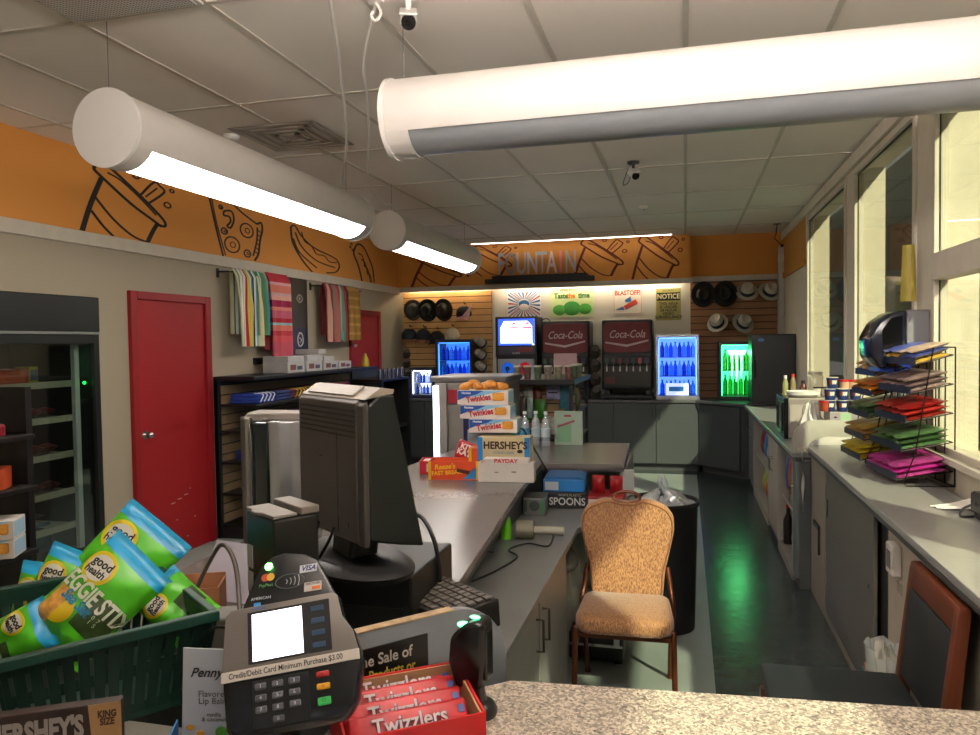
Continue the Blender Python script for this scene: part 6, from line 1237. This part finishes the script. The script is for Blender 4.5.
st = thing('terminal_stand', 'black pole stand holding up the payment terminal', 'stand', (-.63, 1.12, .971)); MB().cyl((0, 0, 0), (0, 0, .02), .06, n=24).cyl((0, 0, .02), (0, -.02, .13), .02).ob('pole', BLACK, st, smooth=40)
st.location = (-.66, 1.14, IZ+.001)
MB().cyl((-.02, .05, .12), (-.02, .03, .24), .012).box(-.06, .02, .03, .09, .10, .13, .008).ob('bracket', BLACK, st)
# barcode scanner on its stand
t = thing('barcode_scanner', 'black upright barcode scanner with green light, standing on the granite', 'scanner', (-.372, 1.31, .971), 20)
MB().lathe([(0, 0), (.033, 0), (.035, .01), (.028, .022), (.02, .026), (0, .028)], 24, sx=1, sy=1.0).ob('base', M('#101112', .35), t, smooth=50)
MB().tube([(0, 0, .02), (-.004, .004, .06), (-.012, .0, .10)], [.016, .014, .02], n=12).ob('neck', M('#121314', .4), t, smooth=60)
MB().prism([(-.036, .055), (-.05, .10), (-.046, .145), (-.020, .172), (.010, .180), (.022, .172), (.02, .10), (.014, .055)], 'y', -.028, .028, .009, T=TR((0, 0, 0), (0, 0, -25))).ob('scanner_head', M('#0e0f10', .25), t, smooth=50)
MB().sph((-.022, -.012, .168), (.013, .008, .005), 12, T=TR((0, 0, 0), (0, 0, -25))).sph((-.004, -.002, .180), (.010, .005, .003), 12, T=TR((0, 0, 0), (0, 0, -25))).ob('indicator_light', M('#40ff90', .4, noise=0, emit=9, ecol=(.1, 1, .35)), t)
MB().box(.016, .0235, -.018, .018, .07, .16, .003, T=TR((0, 0, 0), (0, 0, -25))).ob('scan_window', BLACKG, t)
# red candy display box
t = thing('licorice_display', 'open red display carton of red licorice packs in front of the partition', 'snack box', (-.475, 1.205, .971), 36)
TW_ = M('#b8121c', .35)
MB().box(-.12, .12, -.078, -.074, 0, .055, .001).box(-.116, .116, .070, .073, 0, .085, .001).box(-.12, .12, -.074, .07, 0, .004).ob('carton_wall', TW_, t)
[MB().prism([(-.078, 0), (-.078, .055), (.03, .078), (.073, .080), (.073, 0)], 'x', a_, a_+.004).ob('carton_side', TW_, t) for a_ in (.116, -.12)]
MB().box(-.114, .114, .066, .0695, .004, .082).prism([(-.07, .004), (-.07, .052), (.03, .075), (.066, .077), (.066, .004)], 'x', .112, .1155).ob('cardboard_lining', M('#a3805c', .8), t)
for k in range(4):
    d_ = .030*(1.5-k)
    o = thing('licorice_pack', 'glossy red licorice pack with white letters, %s in the display carton' % ('front', 'second', 'third', 'rear')[k], 'candy pack', (-.475+d_*math.sin(R(36)), 1.205-d_*math.cos(R(36)), .977+.008*k), 36, 'licorice packs in the red carton')
    MB().box(-.106, .106, -.007, .007, 0, .060, .006, T=TR((0, 0, 0), (-40, 0, 0))).ob('wrapper', M('#a80e1a', .4, noise=.1, scale=20), o, smooth=50)
    text('Twizzlers', .036, M('#2a2a6b', .4), o, (.0015, .0135, .0335), (50, 0, 0), bold=.0010, sx=.95); text('Twizzlers', .036, M('#e4dadc', .4), o, (0, .0118, .0352), (50, 0, 0), bold=.0006, sx=.95)
    MB().box(.088, .10, -.0085, -.0072, .035, .048, T=TR((0, 0, 0), (-40, 0, 0))).ob('blue_mark', M('#3a4a8c', .4), o)
# lip balm card
t = thing('lip_balm_display', 'white lip balm display card in a blue tray left of the terminal', 'display', (-.765, 1.075, IZ+.001), 12)
MB().prism([(-.060, .0), (.060, 0), (.058, .228), (-.050, .232)], 'y', 0, .003, .001).ob('card_back', M('#b4bccb', .5), t)
text('Penny', .022, M('#241c1c', .5), t, (-.012, -.001, .190), (90, 0, 0), shear=.4, bold=.0003); text('Flavored\nLip Balm', .015, M('#6a6470', .5), t, (.0, -.001, .148), (90, 0, 0), ls=.8); text('vanilla\n& coconut', .010, M('#5a4f4f', .5), t, (.0, -.001, .115), (90, 0, 0), ls=.8)
for k in range(6): a = k*PI/3; MB().sph((-.035+.011*math.cos(a), -.0015, .088+.011*math.sin(a)), (.008, .001, .005), 8).ob('flower_petal', M('#c9943a', .5), t) if k % 2 == 0 else None
MB().sph((.012, -.0015, .090), (.011, .001, .010), 10).ob('leaf_picture', M('#4f9a3a', .5), t); MB().sph((.033, -.0015, .098), (.013, .001, .016), 10).ob('nut_picture', M('#5a3020', .5), t)
MB().box(-.062, .062, -.085, -.082, 0, .075).box(-.062, .062, -.082, 0, 0, .003).prism([(-.085, 0), (-.085, .075), (0, .11), (0, 0)], 'x', -.064, -.061).prism([(-.085, 0), (-.085, .075), (0, .11), (0, 0)], 'x', .061, .064).ob('tray', M('#2a6fae', .4), t)
# chocolate bar box, bottom left
t = thing('chocolate_box', 'dark brown chocolate bar box with silver lettering in front of the basket', 'snack box', (-1.004, 1.00, IZ+.001), 31); t.scale = (.8, .8, 1.08)
MB().box(-.17, .115, 0, .03, 0, .128, .002).ob('box_body', M('#2a1a16', .4), t); MB().prism([(.065, 0), (.052, .128), (.115, .128), (.115, 0)], 'y', -.0012, -.0002).ob('tan_panel', M('#a07c50', .5), t)
text("HERSHEY'S", .046, M('#a39c98', .3, .5), t, (-.045, -.0015, .096), (90, 0, 0), bold=.0022, sx=.80); text('MILK CHOCOLATE', .010, M('#8f857c', .5), t, (-.06, -.0015, .065), (90, 0, 0)); text('KING\nSIZE', .015, M('#4a2e1c', .5), t, (.088, -.0018, .105), (90, 0, 0), bold=.0006, ls=.8)
for x in (-.145, .04): MB().sph((x, -.001, .072), (.014, .002, .008), 10).ob('almond_picture', M('#a8764a', .5), t)
t = thing('tan_carton', 'tan patterned carton corner at the far left edge', 'box', (-1.315, 1.0, IZ+.001), 20); MB().box(-.10, .03, 0, .10, 0, .165, .002).ob('box_body', M('#a3805f', .6, noise=.3, scale=18), t)
t = thing('blue_tray', 'dark paper bag edge between chocolate box and lip balm tray', 'box', (-.93, .96, IZ+.001), 10)
bpy.data.objects.remove(t)

# ---- green basket with bags of vegetable sticks
GB = M('#082a22', .45, noise=.08)
t = thing('green_basket', 'dark green slatted plastic basket holding the green snack bags', 'basket', (-1.245, 1.325, IZ+.001), 53.2)
# local x along the front rim (az 36.8), local y to the back left
hw, hd, hh = .185, .235, .19; ti = .86
def side(mb, p0, p1, n, rim=True):
    """slatted wall between two top corners; tapers towards the bottom"""
    for k in range(n+1):
        u = k/n; a = Vector((p0[0]+(p1[0]-p0[0])*u, p0[1]+(p1[1]-p0[1])*u, hh-.02)); b_ = Vector((a.x*ti, a.y*ti, .01)); d = (Vector((p1[0], p1[1], 0))-Vector((p0[0], p0[1], 0))).normalized()*.0092; nn = Vector((-d.y, d.x, 0)).normalized()*.002
        v = [mb.bm.verts.new(q) for q in (a-d-nn, a+d-nn, a+d+nn, a-d+nn, b_-d-nn, b_+d-nn, b_+d+nn, b_-d+nn)]
        for f_ in ((0, 1, 2, 3), (7, 6, 5, 4), (0, 4, 5, 1), (1, 5, 6, 2), (2, 6, 7, 3), (3, 7, 4, 0)): mb.bm.faces.new([v[i] for i in f_])
    for z, h_ in ((.0, .03), (hh*.48, .022), (hh*.80, .03)):
        f0 = ti+(1-ti)*z/hh; q0 = Vector((p0[0]*f0, p0[1]*f0, z)); q1 = Vector((p1[0]*f0, p1[1]*f0, z)); nn = (q1-q0).cross(Vector((0, 0, 1))).normalized()*.0024
        v = [mb.bm.verts.new(q) for q in (q0-nn, q1-nn, q1+nn, q0+nn)]+[mb.bm.verts.new(q+Vector((0, 0, h_))) for q in (q0-nn, q1-nn, q1+nn, q0+nn)]
        for f_ in ((3, 2, 1, 0), (4, 5, 6, 7), (0, 1, 5, 4), (1, 2, 6, 5), (2, 3, 7, 6), (3, 0, 4, 7)): mb.bm.faces.new([v[i] for i in f_])
cs = [(-hw, -hd), (hw, -hd), (hw, hd), (-hw, hd)]
mb = MB()
for i in range(4): side(mb, cs[i], cs[(i+1) % 4], 14 if i % 2 == 0 else 18)
mb.box(-hw*ti, hw*ti, -hd*ti, hd*ti, 0, .006).ob('basket_body', GB, t)
rm = MB()
for a, b_, c, d in ((-hw-.012, hw+.012, -hd-.012, -hd+.006), (-hw-.012, hw+.012, hd-.006, hd+.012), (-hw-.012, -hw+.006, -hd+.006, hd-.006), (hw-.006, hw+.012, -hd+.006, hd-.006)): rm.box(a, b_, c, d, hh-.022, hh, .003)
rm.ob('rim', M('#0b342a', .45), t)
# crumpled foil pouch
BAGM = {}
def veg_bag(lab, loc, rot, w, h, txt=True, dep=.06, seed=0, flav=True):
    t = thing('snack_bag', lab, 'snack bag', loc, group='green bags of vegetable sticks in the basket', rot=[R(a) for a in rot]); r = random.Random(seed); ph = [r.uniform(0, 6) for _ in range(5)]
    def zf(x, y):          # x,y in -1..1
        b = max(0, 1-abs(x)**3)**.6*max(0, 1-abs(y/.86)**4 if abs(y) < .86 else 0)**.5
        return dep/2*b*(1+.08*math.sin(5*x+ph[0]+3*y)+.06*math.sin(9*y+ph[1]-4*x))+.0015*math.sin(14*x+ph[2])*max(0, (abs(y)-.7))*3
    def P(x, y, s=1, off=0): return (x*w/2*(1-.04*(1-y*y)), y*h/2, s*(zf(x, y)+.001)+off)
    N = 22
    MB().grid(lambda u, v: P(u*2-1, v*1.72-1), N, N).grid(lambda u, v: P(u*2-1, v*2-1, -1), N, N).ob('bag_front', M('#46a51e', .28, noise=.18, scale=14), t, smooth=80)
    MB().grid(lambda u, v: P(u*2-1, .70+.30*v, 1, .0006), N, 6).ob('blue_header', M('#1b92c4', .3, noise=.08), t, smooth=80)
    MB().grid(lambda u, v: P(.02+.9*u, -.55+.62*v, 1, .0006), 12, 10).ob('photo_panel', M('#2b3f1c', .35, noise=.7, scale=45), t, smooth=80)
    def disc(cx_, cy_, r0, r1, off, col, nm):
        m_ = MB(); n = 24; R_ = 5; vs = []
        for k in range(R_+1):
            rr = r0+(r1-r0)*k/R_; vs.append([m_.bm.verts.new(P(cx_+rr*math.cos(2*PI*i/n)/(w/2), cy_+rr*.9*math.sin(2*PI*i/n)/(h/2), 1, off)) for i in range(n)])
        for k in range(R_):
            for i in range(n): m_.bm.faces.new((vs[k][i], vs[k][(i+1) % n], vs[k+1][(i+1) % n], vs[k+1][i]))
        if r0 < .001: bmesh.ops.remove_doubles(m_.bm, verts=m_.bm.verts[:], dist=1e-6)
        m_.ob(nm, M(col, .35), t, smooth=80)
    lx, ly = -.48, .36
    disc(lx, ly, .0005, .040*w/.17, .0012, '#d8c21a', 'yellow_ring'); disc(lx, ly, .0005, .031*w/.17, .0018, '#e6e6dc', 'logo_disc')
    def wrap(o, off):
        me = o.data; rz = o.rotation_euler.z; c, s_ = math.cos(rz), math.sin(rz)
        for v in me.vertices:
            X = o.location.x+(v.co.x*c*o.scale.x-v.co.y*s_); Y = o.location.y+(v.co.x*s_*o.scale.x+v.co.y*c); v.co = Vector(P(max(-1, min(1, X/(w/2))), max(-1, min(1, Y/(h/2))), 1, off+v.co.z))
        o.location = (0, 0, 0); o.rotation_euler = (0, 0, 0); o.scale = (1, 1, 1)
    k = w/.17
    wrap(text('good', .026*k, M('#121212', .5), t, (lx*w/2, ly*h/2+.010*k, 0), (0, 0, 8), bold=.0006), .0026); wrap(text('health', .022*k, M('#121212', .5), t, (lx*w/2, ly*h/2-.011*k, 0), (0, 0, 8), bold=.0005), .0026)
    if txt:
        wrap(text('VEGGIE STIX', .050*k, M('#e4e8dc', .4), t, (-.02*w, -.005, 0), (0, 0, 0), bold=.0014, sx=.70), .0022)
        disc(-.45, -.48, .0005, .035, .0008, '#d8b81a', 'yellow_patch')
        MB().grid(lambda u, v: P(-.86+.42*u, -.80+.62*v, 1, .0014), 8, 8).ob('sticks_picture', M('#c28a3a', .5, noise=.5, scale=60), t, smooth=80)
        wrap(text('Sea Salt', .030*k, M('#0f6a8c', .4), t, (-.10*w, -.032, 0), (0, 0, 0), bold=.001, shear=.3, sx=.85), .0024)
    if flav:
        wrap(text('0  7\n1  5', .012*k, M('#d9dcc9', .4), t, (.24*w, -.28*h/2, 0), (0, 0, 0), ls=.9), .0016)
    return t
veg_bag('green snack bag standing tallest at the back right of the basket', (-1.355, 1.55, 1.115), (63.9, 39.0, 9.5), .20, .27, False, seed=2)
veg_bag('front green snack bag with big white lettering in the middle of the basket', (-1.25, 1.36, 1.105), (56.1, 40.7, 3.0), .175, .25, True, seed=1, dep=.07)
veg_bag('green snack bag left of the lettered one, with its own round logo', (-1.46, 1.47, 1.058), (70.9, 24.2, 18.6), .155, .22, True, seed=3, flav=False)
veg_bag('green snack bag half hidden behind the left ones', (-1.585, 1.53, 1.01), (77.7, 11.7, 24.1), .13, .20, False, seed=4, flav=False)
veg_bag('small green snack bag turned sideways at the left end of the basket', (-1.395, 1.27, 1.035), (62.8, 60, -12), .11, .19, False, seed=5, flav=False)
veg_bag('crumpled green snack bag at the right corner of the basket', (-1.115, 1.44, 1.07), (50, -38, 55), .12, .15, False, seed=6, flav=True)
# ---- display rack at the far left edge
t = thing('black_display_stand', 'black narrow display stand at the left edge with snack boxes on its ledges', 'shelving', (-2.91, 2.28, 0))
MB().box(-.20, .30, .2, .23, 0, 1.5).ob('back_board', BLACK, t)
for z in (.30, .84, 1.10, 1.31): MB().box(-.20, .345, -.06, .2, z-.02, z, .003).ob('shelf', BLACK, t)
t2 = thing('red_toy_pack', 'red and yellow character-free novelty pack on the top ledge of the stand', 'toy', (-2.66, 2.33, 1.311)); t2['label'] = 'red pack with a round yellow top on the upper ledge of the stand'
MB().box(-.06, .06, -.05, .05, 0, .05, .01).ob('pack_base', M('#8c1420', .4), t2); MB().sph((-.01, 0, .08), (.04, .04, .045), 14).ob('yellow_ball', M('#b9964a', .5), t2, smooth=80)
t2 = carton('snack_carton', 'orange and blue snack carton on the middle ledge of the stand', 'box', (-2.68, 2.36, 1.101), (.14, .10, .085), '#b8461c', 30); MB().box(-.058, -.01, -.0512, -.0501, .01, .075).ob('blue_print', M('#1c2a5c', .5), t2)
for k in range(2):
    cake_box(('lower', 'upper')[k]+' white and blue cake box on the bottom ledge of the left stand', (-2.65, 2.34, .841+.075*k), 28, (.20, .13, .073))
